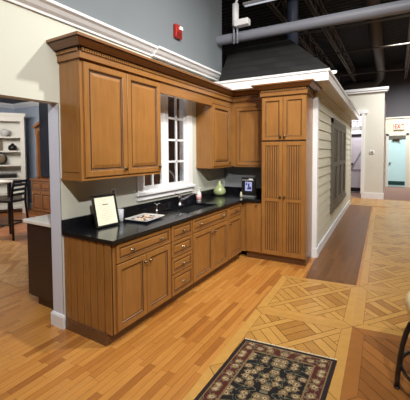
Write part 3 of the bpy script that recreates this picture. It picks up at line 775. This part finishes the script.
# black display by the pantry
dx_, dy_ = B(.60, -.36)
t = thing('countertop_display', 'black upright display stand with a pale blue printed card, beside the pantry', 'display', (dx_, dy_, cz1+.001), TH)
MB().box(-.12, .12, -.02, .02, .02, .31, 0, .006).build('board', M['mat_black'], t)
MB().box(-.115, .115, -.07, .04, 0, .02, 0, .004).build('foot', paint('grey stand foot', srgb(120, 124, 126), .3), t)
c = MB().box(-.055, .06, -.024, -.0195, .095, .24).build('card', M['screen'], t)
MB().box(-.045, -.02, -.0255, -.0238, .19, .22).box(-.005, .02, -.0255, -.0238, .14, .215).box(-.02, .045, -.0255, -.0238, .12, .145).box(.025, .05, -.0255, -.0238, .135, .165).build('picture', M['navy'], c)
mb = MB()
for k in range(9): mb.box(-.1+k*.021, -.088+k*.021, -.024, -.0195, .262+(.004 if k % 2 else 0), .274+(.006 if k > 4 else 0))
mb.box(.01, .07, -.024, -.0195, .278, .294)
mb.build('lettering', M['plastic'], t)
mb = MB().lathe([(0, 0), (.018, .004), (.02, .04), (.012, .06), (.014, .075), (0, .088)], (0, 0, 0), 12)
o = mb.build('figurine', paint('ivory ceramic', srgb(220, 212, 186), .35), None, (dx_-.09, dy_-.10, cz1+.001)); tag(o, 'tiny ivory ornament in front of the black display', 'ornament')
# outlets
def outlet(yy, zz, label):
    t = thing('outlet', label, 'outlet', (.0005, yy, zz), PA)
    MB().box(-.036, .036, -.006, 0, -.057, .057, 0, .002).build('cover_plate', M['plastic'], t)
    for s_ in (-.022, .022): MB().box(-.017, .017, -.009, -.0055, s_-.016, s_+.016, 0, .003).build('socket', M['splash'], t)
outlet(.60, 1.19, 'white wall outlet above the framed notice')
# fire alarm
t = thing('fire_alarm', 'red fire alarm strobe on the slate grey upper wall', 'fire alarm', (0.001, 1.80, 3.29), PA)
MB().box(-.075, .075, -.05, 0, -.09, .09, 0, .012).build('housing', M['red'], t)
MB().box(-.005, .062, -.075, -.048, .02, .07, 0, .008).build('strobe_lens', M['lens'], t)
MB().box(-.05, .05, -.056, -.049, -.07, -.01, 0, .003).build('horn_grille', paint('dark red grille', srgb(110, 16, 12), .4), t)
# ================================================================== RUG
def rug():
    q = {}
    # corners in world: tl, tr, then running toward the camera
    tl, tr = Vector((1.53, .64)), Vector((2.262, .745)); dv = Vector((.0, -1))
    w = (tr-tl).length; ang = math.atan2((tr-tl).y, (tr-tl).x); ln = 1.35
    m, nt, b = new_mat('oriental rug pile')
    tc = nd(nt, 'ShaderNodeTexCoord'); sp = nd(nt, 'ShaderNodeSeparateXYZ'); nt.links.new(tc.outputs['Object'], sp.inputs[0])
    X = sp.outputs[0]; Y = mth(nt, 'SUBTRACT', sp.outputs[1], mth(nt, 'MULTIPLY', X, .14))
    # distance to nearest edge
    ex1 = mth(nt, 'MINIMUM', X, mth(nt, 'SUBTRACT', w, X)); ey = mth(nt, 'MINIMUM', mth(nt, 'MULTIPLY', Y, -1), mth(nt, 'ADD', Y, ln)); ed = mth(nt, 'MINIMUM', ex1, ey)
    def noise(sc, off=0, dist=0):
        mp = nd(nt, 'ShaderNodeMapping'); mp.inputs['Location'].default_value = (off, off, 0); nt.links.new(tc.outputs['Object'], mp.inputs['Vector'])
        return mp
    mp = noise(1)
    # mirrored coordinates make the motif symmetric
    cx = mth(nt, 'ABSOLUTE', mth(nt, 'SUBTRACT', X, w/2)); cy = mth(nt, 'PINGPONG', Y, .21)
    cbn = nd(nt, 'ShaderNodeCombineXYZ'); nt.links.new(cx, cbn.inputs[0]); nt.links.new(cy, cbn.inputs[1])
    vo = nd(nt, 'ShaderNodeTexVoronoi'); vo.voronoi_dimensions = '2D'; vo.inputs['Scale'].default_value = 12; vo.inputs['Randomness'].default_value = .6; nt.links.new(cbn.outputs[0], vo.inputs['Vector'])
    v2 = nd(nt, 'ShaderNodeTexVoronoi'); v2.voronoi_dimensions = '2D'; v2.inputs['Scale'].default_value = 40; v2.inputs['Randomness'].default_value = .9; nt.links.new(cbn.outputs[0], v2.inputs['Vector'])
    nz = nd(nt, 'ShaderNodeTexNoise'); nz.inputs['Scale'].default_value = 16; nz.inputs['Detail'].default_value = 1; nz.inputs['Distortion'].default_value = .8; nt.links.new(cbn.outputs[0], nz.inputs['Vector'])
    vine = mth(nt, 'LESS_THAN', mth(nt, 'ABSOLUTE', mth(nt, 'SUBTRACT', nz.outputs['Fac'], .5)), .028)
    D = vo.outputs['Distance']
    dd = mth(nt, 'ADD', D, mth(nt, 'MULTIPLY', v2.outputs['Distance'], .22))
    petal = mth(nt, 'LESS_THAN', dd, .42); core = mth(nt, 'LESS_THAN', dd, .27); dot = mth(nt, 'LESS_THAN', dd, .15)
    cream, gold, red, blk, sag = srgb(166, 152, 122), srgb(122, 98, 64), srgb(72, 25, 18), srgb(9, 8, 10), srgb(104, 98, 76)
    isb = mth(nt, 'LESS_THAN', ed, .135)
    ground = mixc(nt, isb, blk, red)
    c = mixc(nt, vine, ground, sag)
    c = mixc(nt, petal, c, gold); c = mixc(nt, core, c, cream); c = mixc(nt, dot, c, red)
    g1 = mth(nt, 'LESS_THAN', mth(nt, 'ABSOLUTE', mth(nt, 'SUBTRACT', ed, .137)), .006); c = mixc(nt, g1, c, gold)
    g3 = mth(nt, 'LESS_THAN', ed, .03); c = mixc(nt, g3, c, srgb(30, 18, 20))
    g2 = mth(nt, 'LESS_THAN', mth(nt, 'ABSOLUTE', mth(nt, 'SUBTRACT', ed, .033)), .004); c = mixc(nt, g2, c, gold)
    nt.links.new(c, b.inputs['Base Color']); b.inputs['Roughness'].default_value = .95
    fn = nd(nt, 'ShaderNodeTexNoise'); fn.inputs['Scale'].default_value = 400; nt.links.new(tc.outputs['Object'], fn.inputs['Vector'])
    bp = nd(nt, 'ShaderNodeBump'); bp.inputs['Strength'].default_value = .4; bp.inputs['Distance'].default_value = .003; nt.links.new(fn.outputs['Fac'], bp.inputs['Height']); nt.links.new(bp.outputs[0], b.inputs['Normal'])
    t = thing('rug', 'black and burgundy floral oriental rug with cream fringe on the parquet', 'rug', (tl.x, tl.y, .0065), -.01)
    def skew(mb): mb.v = [(x, y+.14*x, z) for x, y, z in mb.v]; return mb
    skew(MB().box(0, w, -ln, 0, 0, .010, 0, .003)).build('pile', m, t)
    mb = MB()
    for k in range(110):
        x = .004+k*(w-.008)/109; a = random.uniform(-.004, .004)
        mb.tube([(x, -.002, .005), (x+a*.5, .012, .004), (x+a, .028+random.uniform(-.004, .004), .0018)], [.0032, .0028, .0012], 5)
    skew(mb).build('fringe', paint('cream fringe', srgb(226, 216, 186), .9), t)
rug()
# ================================================================== STOOL lower right
def low_stool():
    t = thing('stool', 'round cream-seated stool on curved black metal legs with a ring footrest', 'stool', (3.0, .72, .0065))
    MB().lathe([(0, .52), (.25, .52), (.285, .535), (.295, .57), (.29, .62), (.26, .66), (.16, .68), (0, .69)], n=40).build('cushion', M['cushion'], t)
    MB().lathe([(0, .49), (.22, .49), (.22, .519), (0, .519)], n=30).build('seat_plate', M['black'], t)
    for k in range(4):
        a = math.radians(192+90*k); c, s = math.cos(a), math.sin(a)
        prof = [(.14, .5), (.2, .505), (.24, .495), (.268, .46), (.29, .40), (.312, .31), (.326, .21), (.335, .11), (.34, .012)]
        lg = MB().tube([(r_*c, r_*s, z) for r_, z in prof], [.014, .016, .0165, .0165, .0165, .0165, .0165, .0165, .017], 10).build('leg', M['black'], t)
        MB().lathe([(0, 0), (.02, 0), (.02, .012), (0, .014)], (.34*c, .34*s, 0), 12).build('foot_pad', M['black'], lg)
    MB().tube([(.31*math.cos(a), .31*math.sin(a), .14) for a in [2*PI*i/56 for i in range(56)]], .012, 10, closed=True).build('footrest_ring', M['black'], t)
low_stool()
# ================================================================== DINING ROOM SIDE
t = thing('peninsula', 'dark espresso peninsula with white top behind the end of the wall', 'cabinet', (-.48, .9, 0))
MB().box(-.27, .345, -.80, 1.0, .10, .89).build('body', M['dark'], t)
MB().box(-.20, .345, -.76, .96, 0, .10).build('toe_kick', M['dark'], t)
MB().box(-.28, .345, -.815, -.80, .12, .88).build('end_panel', M['dark'], t)
MB().box(-.32, .345, -.84, 1.0, .892, .93, 0, .006).build('worktop', M['quartz'], t)['label'] = 'white stone top'
t = thing('hanging_cabinet', 'dark blue grey wall cabinet on the far side of the wall, above the peninsula', 'cabinet', (-.132, .02, 1.4))
MB().box(-.25, -.02, 0, .9, 0, .95, 0, .003).build('body', M['bluedark'], t); MB().box(-.265, -.25, .01, .45, .01, .94).build('door', M['bluedark'], t); MB().box(-.265, -.25, .455, .89, .01, .94).build('door', M['bluedark'], t)
# counter stools by a small table
def bar_stool(name, label, loc, rz):
    t = thing(name, label, 'stool', loc, rz, 'black ladder-back bar stools')
    s = .2
    MB().box(-.21, .21, -.2, .2, .70, .745, 0, .015).build('seat', M['blackwood'], t)
    for sx_, sy_ in ((-1, -1), (1, -1)):
        MB().tube([(sx_*.22, -.2, 0), (sx_*.17, -.17, .71)], .022, 8).build('leg', M['blackwood'], t)
    for sx_ in (-1, 1):
        MB().tube([(sx_*.22, .23, 0), (sx_*.18, .18, .72), (sx_*.175, .2, .95), (sx_*.17, .24, 1.12)], .021, 8).build('leg', M['blackwood'], t)
    mb = MB()
    for z in (.84, .93, 1.02, 1.085): mb.box(-.17, .17, .19+(z-.8)*.13, .21+(z-.8)*.13, z-.02, z+.03)
    mb.build('backrest', M['blackwood'], t)
    mb = MB().tube([(-.205, -.19, .2), (.205, -.19, .2)], .014, 8).tube([(-.205, .215, .3), (.205, .215, .3)], .014, 8).tube([(-.205, -.19, .28), (-.205, .215, .28)], .014, 8).tube([(.205, -.19, .28), (.205, .215, .28)], .014, 8)
    mb.build('stretcher', M['blackwood'], t); return t
bar_stool('bar_stool', 'black ladder-back bar stool seen whole through the wall opening', (-3.76, 1.49, .004), math.radians(-68))
bar_stool('bar_stool', 'black ladder-back bar stool cut off by the left edge of the photo', (-4.35, .82, .004), math.radians(-80))
t = thing('bar_table', 'tall dark bar table with pale top beside the black stools', 'table', (-5.1, 1.6, .004))
MB().box(-.45, .45, -.45, .45, .98, 1.02, 0, .01).build('tabletop', M['quartz'], t)
for a in (-1, 1):
    for c in (-1, 1): MB().box(a*.38-.03, a*.38+.03, c*.38-.03, c*.38+.03, 0, .98).build('leg', M['blackwood'], t)
# bookcase
t = thing('bookcase', 'cream built-in bookcase with open shelves in the far corner of the dining room', 'bookcase', (-6.84, 2.54, .004), math.radians(55))
Wb, Hb, Db = 1.85, 2.62, .3
mb = MB().box(-Wb/2, Wb/2, 0, .02, 0, Hb)
for x in (-Wb/2, .02, Wb/2-.1): mb.box(x, x+.1, -Db, 0, 0, Hb)
mb.box(-Wb/2, .05, -Db+.02, 0, .1, 2.4)
mb.build('body', M['cream'], t)
MB().box(-Wb/2-.04, Wb/2+.04, -Db-.05, .02, Hb, Hb+.08).box(-Wb/2, Wb/2, -Db-.02, 0, Hb-.13, Hb).build('crown', M['cream'], t)
for z in (.12, .5, .92, 1.28, 1.66, 2.04): MB().box(.12, Wb/2-.1, -Db+.01, 0, z, z+.035).build('shelf', M['cream'], t)
def on_shelf(x, y, z):
    a = math.radians(55); return (-6.84+x*math.cos(a)-y*math.sin(a), 2.54+x*math.sin(a)+y*math.cos(a), .004+z)
o = MB().lathe([(0, 0), (.06, 0), (.11, .05), (.1, .12), (.04, .17), (.03, .2), (0, .2)], n=18).build('jar', M['blackwood'], None, on_shelf(.62, -.15, 1.696)); tag(o, 'squat black jar on an upper bookcase shelf', 'jar')
t = thing('clock', 'round black mantel clock on a middle bookcase shelf', 'clock', on_shelf(.34, -.17, 1.316), math.radians(55))
MB().lathe([(.0, -.03), (.13, -.03), (.15, -.02), (.15, .02), (0, .02)], (0, 0, .16), 24, axis='y').box(-.08, .08, -.04, .03, 0, .03).build('case', M['blackwood'], t); MB().lathe([(0, -.033), (.11, -.033), (.11, -.03)], (0, 0, .16), 24, axis='y').build('dial', M['kraft'], t)
o = MB().box(-.25, .25, -.09, .09, 0, .13, 0, .02).build('storage_box', M['blackwood'], None, on_shelf(.45, -.16, .956)); o.rotation_euler = (0, 0, math.radians(55)); tag(o, 'long low black box on a lower bookcase shelf', 'box')
o = MB().box(-.1, .1, -.01, .01, 0, .28, 0, .004).build('picture_frame', M['kraft'], None, on_shelf(.27, -.08, 1.696)); o.rotation_euler = (0, 0, math.radians(55)); tag(o, 'small tan frame beside the black jar on the bookcase', 'picture frame')
o = MB().lathe([(0, 0), (.05, 0), (.12, .09), (.13, .16), (.05, .2), (0, .21)], n=18).build('bowl', paint('grey white pottery', srgb(190, 192, 190), .4), None, on_shelf(.45, -.15, 2.076)); tag(o, 'grey white lidded bowl on the top bookcase shelf', 'bowl')
# hutch
t = thing('hutch', 'carved oak hutch with glass doors and gabled pediment against the blue wall', 'hutch', (-5.0, 3.28, .004))
MB().box(-.62, .62, -.26, .26, .08, .92).box(-.66, .66, -.29, .26, .92, .96).box(-.66, .66, -.29, .26, 0, .08).build('base', M['hutch'], t)
for k in range(3):
    x0 = -.58+k*.39
    MB().rings(.37, .5, -.26, DOORP, x0, .12, DOORM).build('door', [M['hutch'], M['glaze']], t); MB().rings(.37, .2, -.26, DRAWP, x0, .68, DRAWM).build('drawer', [M['hutch'], M['glaze']], t)
MB().box(-.58, .58, .0, .25, .96, 2.2).box(-.62, .62, -.12, .25, 2.2, 2.28).box(-.58, -.5, -.1, .25, .96, 2.2).box(.5, .58, -.1, .25, .96, 2.2).box(-.04, .04, -.1, 0, .96, 2.2).build('upper', M['hutch'], t)
MB().box(-.5, -.04, -.06, -.04, 1.0, 2.18).box(.04, .5, -.06, -.04, 1.0, 2.18).build('glass_door', M['hutchglass'], t)
for s_ in (-1, 1): MB().lathe([(.045, .97), (.05, 1.0), (.03, 1.05), (.038, 1.3), (.028, 1.7), (.034, 2.1), (.05, 2.15), (.05, 2.2)], (s_*.54, -.12, 0), 14).build('column', M['hutch'], t)
mb = MB()
for s_ in (-1, 1):
    mb.add([(s_*.66, -.16, 2.28), (s_*.1, -.16, 2.5), (s_*.1, -.16, 2.58), (s_*.66, -.16, 2.34), (s_*.66, .2, 2.28), (s_*.1, .2, 2.5), (s_*.1, .2, 2.58), (s_*.66, .2, 2.34)],
           [(0, 1, 2, 3), (4, 7, 6, 5), (0, 4, 5, 1), (1, 5, 6, 2), (2, 6, 7, 3), (3, 7, 4, 0)])
mb.add([(-.6, -.08, 2.28), (.6, -.08, 2.28), (0, -.08, 2.5), (-.6, .18, 2.28), (.6, .18, 2.28), (0, .18, 2.5)], [(0, 1, 2), (3, 5, 4), (0, 3, 4, 1), (1, 4, 5, 2), (2, 5, 3, 0)])
mb.build('pediment', M['hutch'], t)
o = MB().box(-.02, .02, 0, .25, 0, .6).build('wall_mirror', M['blackwood'], None, (-5.62, 3.29, 1.1)); o.rotation_euler = (0, 0, 0)
o.location = (-5.75, 3.52, 1.1)
bpy.data.objects.remove(o)
t = thing('wall_picture', 'small dark framed picture on the blue wall beside the hutch', 'picture', (-5.75, 3.548, 1.15))
MB().box(-.16, .16, -.025, 0, 0, .75, 0, .004).build('frame', M['blackwood'], t); MB().box(-.12, .12, -.03, -.024, .05, .7).build('picture', M['hutch'], t)
# dark armoire seen through the kitchen window
t = thing('armoire', 'dark brown armoire seen through the kitchen window panes', 'armoire', (-1.3, 3.2, .0))
MB().box(-1.1, 1.1, -.3, .3, 0, 2.8, 0, .01).build('body', paint('dark brown wood', srgb(84, 58, 46), .5, var=.2), t)
for k in range(4): MB().rings(.52, 2.5, -.3, DOORP, -1.08+k*.545, .15, DOORM).build('door', [paint('dark brown door', srgb(92, 62, 48), .5, var=.2), M['dark']], t)
def white_chair(loc, rz, label):
    t = thing('white_chair', label, 'chair', loc, rz, 'white bar chairs behind the window')
    MB().lathe([(0, .72), (.19, .72), (.2, .74), (.19, .76), (0, .765)], n=24).build('seat', M['plastic'], t)
    for k in range(4):
        a = PI/4+k*PI/2; MB().tube([(.15*math.cos(a), .15*math.sin(a), .72), (.22*math.cos(a), .22*math.sin(a), 0)], .015, 8).build('leg', M['plastic'], t)
    pts = [(.19*math.cos(a), .16, 1.15+.2*math.sin(a)) for a in [PI*i/16 for i in range(17)]]
    MB().tube([(.18, .14, .74)]+pts+[(-.18, .14, .74)], .016, 8).tube([(0, .14, .74), (0, .16, 1.34)], .013, 8).build('backrest', M['plastic'], t)
white_chair((-.62, 2.25, 0), math.radians(35), 'white bar chair with arched back, seen low through the kitchen window')
# ================================================================== HALL OVERHEAD
o = MB().tube([(-.0, 3.0, 3.52), (7, 3.35, 3.52)], .08, 24, cap=False).build('overhead_pipe', M['pipe']); tag(o, 'thick grey pipe crossing overhead from the slate wall', 'pipe')
o = MB().tube([(2.12, 5.6, 4.95), (2.04, 13.6, 4.95), (1.98, 14.3, 4.85), (1.8, 14.7, 4.75), (1.2, 14.8, 4.75), (.4, 14.8, 4.75)], .17, 20).build('air_duct', M['duct']); tag(o, 'round galvanised air duct running away under the dark ceiling', 'duct')
o = MB().tube([(.78, 4.75, 3.5), (.78, 4.75, 5.6)], .11, 20).build('vertical_duct', M['bduct']); tag(o, 'dark blue grey vertical duct rising behind the overhead pipe', 'duct')
def joist(x, label, y0=4.0, y1=15.2, z=4.85):
    t = thing('roof_joist', label, 'joist', (x, y0, z), 0, 'open steel ceiling joists')
    ln = y1-y0
    MB().box(-.05, -.02, 0, ln, 0, .04).box(.02, .05, 0, ln, 0, .04).build('bottom_chord', M['joist'], t)
    MB().box(-.05, -.02, 0, ln, .45, .49).box(.02, .05, 0, ln, .45, .49).build('top_chord', M['joist'], t)
    mb = MB(); n = int(ln/.45)
    for i in range(n):
        ya, yb = i*ln/n, (i+1)*ln/n; za, zb = (.03, .46) if i % 2 else (.46, .03); mb.tube([(0, ya, za), (0, yb, zb)], .012, 6)
    mb.build('web', M['joist'], t); return t
joist(.95, 'open steel ceiling joist above the siding wall, left of the round duct'); joist(2.95, 'open steel ceiling joist right of the round duct'); joist(-.0+.2, 'open steel ceiling joist nearest the slate wall', 4.0); joist(4.1, 'open steel ceiling joist over the right edge of the passage')
for i, (yy, zz) in enumerate(((6.3, 4.55), (8.6, 4.6), (11.8, 4.6))):
    o = MB().tube([(.0, yy, zz), (7, yy+.3, zz)], .022, 8).build('conduit', M['joist']); tag(o, ['thin steel conduit crossing the ceiling, nearest of three', 'thin steel conduit crossing the ceiling, middle of three', 'thin steel conduit crossing the ceiling, farthest of three'][i], 'conduit', 'ceiling conduits')
t = thing('strip_light', 'white fluorescent strip light at the top edge of the photo', 'light', (.62, 4.4, 4.65), .05)
MB().box(-.75, .75, -.06, .06, 0, .05, 0, .008).build('housing', M['plastic'], t); MB().tube([(-.5, 0, .05), (-.5, 0, .95)], .006, 6).tube([(.5, 0, .05), (.5, 0, .95)], .006, 6).build('hanger', M['joist'], t); MB().tube([(-.72, 0, -.012), (.72, 0, -.012)], .016, 10).build('tube', M['tube'], t)
# double spotlight clamped on the pipe
t = thing('flood_light', 'white flood light head clamped to the grey pipe beside the slate wall', 'light', (.38, 2.9, 3.36))
MB().tube([(-.03, 0, .02), (-.03, 0, .34)], .016, 10).tube([(.03, 0, .02), (.03, 0, .34)], .016, 10).build('bracket', M['pipe'], t)
MB().tube([(0, 0, .3), (0, -.0, .64)], .052, 16).build('lamp_tube', M['plastic'], t)
MB().box(.0, .24, -.07, .05, .27, .37, 0, .012).build('lamp_head', M['plastic'], t)
MB().tube([(0, 0, .62), (.03, 0, .72), (.06, 0, .8)], .02, 10).build('arm', M['plastic'], t)
t = thing('spotlight', 'small lit white spotlight beyond the corner of the roof eave', 'light', (1.66, 4.1, 2.98), .3)
MB().box(-.07, .07, -.05, .05, -.0, .05, 0, .01).build('housing', M['plastic'], t); MB().box(-.05, .05, -.055, -.04, .0, .035).build('lens', M['lampglow'], t)
# exit sign
t = thing('exit_sign', 'red lettered exit sign above the pale teal door', 'sign', (2.755, 14.93, 2.74))
MB().box(-.2, .2, -.03, .06, -.15, .15, 0, .01).build('housing', M['sconce'], t)
mb = MB(); s = .032
def vb(x, z0=-.1, z1=.1): mb.box(x, x+s, -.038, -.029, z0, z1)
def hb(x0, x1, z): mb.box(x0, x1, -.038, -.029, z, z+s)
vb(-.17); hb(-.17, -.09, -.1); hb(-.17, -.09, -.016); hb(-.17, -.09, .068)                    # E
for sg in (1, -1):                                                                       # X
    mb.add([(-.03-.045*sg-.014, -.038, -.1), (-.03-.045*sg+.02, -.038, -.1), (-.03+.045*sg+.014, -.038, .1), (-.03+.045*sg-.02, -.038, .1), (-.03-.045*sg-.014, -.029, -.1), (-.03-.045*sg+.02, -.029, -.1), (-.03+.045*sg+.014, -.029, .1), (-.03+.045*sg-.02, -.029, .1)], [(0, 1, 2, 3), (4, 7, 6, 5), (0, 4, 5, 1), (1, 5, 6, 2), (2, 6, 7, 3), (3, 7, 4, 0)])
vb(.04); hb(.085, .185, .068); vb(.118)                                                  # I T
mb.build('lettering', M['redglow'], t)
t = thing('thermostat', 'small white thermostat on the cream porch column', 'thermostat', (1.93, 10.449, 1.6))
MB().box(-.07, .07, -.03, 0, -.05, .05, 0, .01).build('cover', M['plastic'], t); MB().box(-.04, .04, -.034, -.029, -.02, .03).build('display', M['steel'], t)
# ================================================================== LIGHT
def area(name, loc, target, power, size, color=(1, .93, .82), spread=None):
    l = bpy.data.lights.new(name, 'AREA'); l.energy = power; l.size = size; l.color = color
    if spread: l.spread = spread
    o = bpy.data.objects.new(name, l); COL.objects.link(o); o.location = loc
    o.rotation_euler = (Vector(target)-Vector(loc)).to_track_quat('-Z', 'Y').to_euler(); return o
WARM = (1, .96, .9)
area('track_key', (2.6, 1.25, 4.5), (.4, 0.8, 1.8), 46, .14, WARM, 1.9)
area('track_left', (3.9, -2.4, 4.3), (.3, 1.3, 1.7), 64, .14, WARM, 1.6)
area('track_back', (2.9, .2, 4.4), (1.1, 3.0, 1.9), 30, .25, WARM, 1.5)
area('hall_fill', (4.4, 4.2, 5.2), (2.2, 5.0, 0), 62, 2.0, WARM, 2.2)
area('near_fill', (2.6, -1.0, 5.2), (2.0, 1.0, 0), 42, 2.0, WARM, 2.2)
area('passage', (3.2, 8.6, 4.6), (2.2, 10.0, .8), 115, 1.2, (1, .97, .92), 2.2)
area('far_hall', (3.2, 12.8, 4.4), (2.9, 15, 1.2), 90, 1.2, (1, .97, .92), 2.0)
area('corridor', (1.5, 11.3, 3.2), (1.4, 11.8, 1.0), 30, .5, (1, .96, 1))
area('dining', (-4.6, 1.2, 3.05), (-5.6, 2.2, 1.0), 180, 1.6, (1, .95, .9))
area('dining_near', (-1.4, -1.0, 3.05), (-1.0, .0, 0), 42, 1.2, (.9, .94, 1))
w = bpy.data.worlds.new('hall_air'); bpy.context.scene.world = w; w.use_nodes = True
w.node_tree.nodes['Background'].inputs[0].default_value = (.9, .95, 1, 1); w.node_tree.nodes['Background'].inputs[1].default_value = .12
# ================================================================== CAMERA
cam = bpy.data.cameras.new('camera'); co = bpy.data.objects.new('camera', cam); COL.objects.link(co)
C = Vector((2.6318, -1.8566, 1.6383)); yaw, pitch, roll, fpx, sxp, syp = .5377, -.0447, -.0056, 319.56, .13, -33.8
fwd = Vector((-math.sin(yaw)*math.cos(pitch), math.cos(yaw)*math.cos(pitch), math.sin(pitch)))
rt_ = Vector((math.cos(yaw), math.sin(yaw), 0)); up = rt_.cross(fwd)
r_ = rt_*math.cos(roll)+up*math.sin(roll); u_ = -rt_*math.sin(roll)+up*math.cos(roll)
mw = Matrix((r_, u_, -fwd)).transposed().to_4x4(); mw.translation = C; co.matrix_world = mw
cam.sensor_fit = 'HORIZONTAL'; cam.sensor_width = 36; cam.lens = fpx/410*36
cam.shift_x = -sxp/410; cam.shift_y = syp/410; cam.clip_start = .05; cam.clip_end = 100
sc = bpy.context.scene; sc.camera = co
sc.view_settings.view_transform = 'Standard'; sc.view_settings.look = 'None'; sc.view_settings.gamma = 1; sc.view_settings.exposure = 0
try: sc.view_settings.use_curve_mapping = False
except Exception: pass
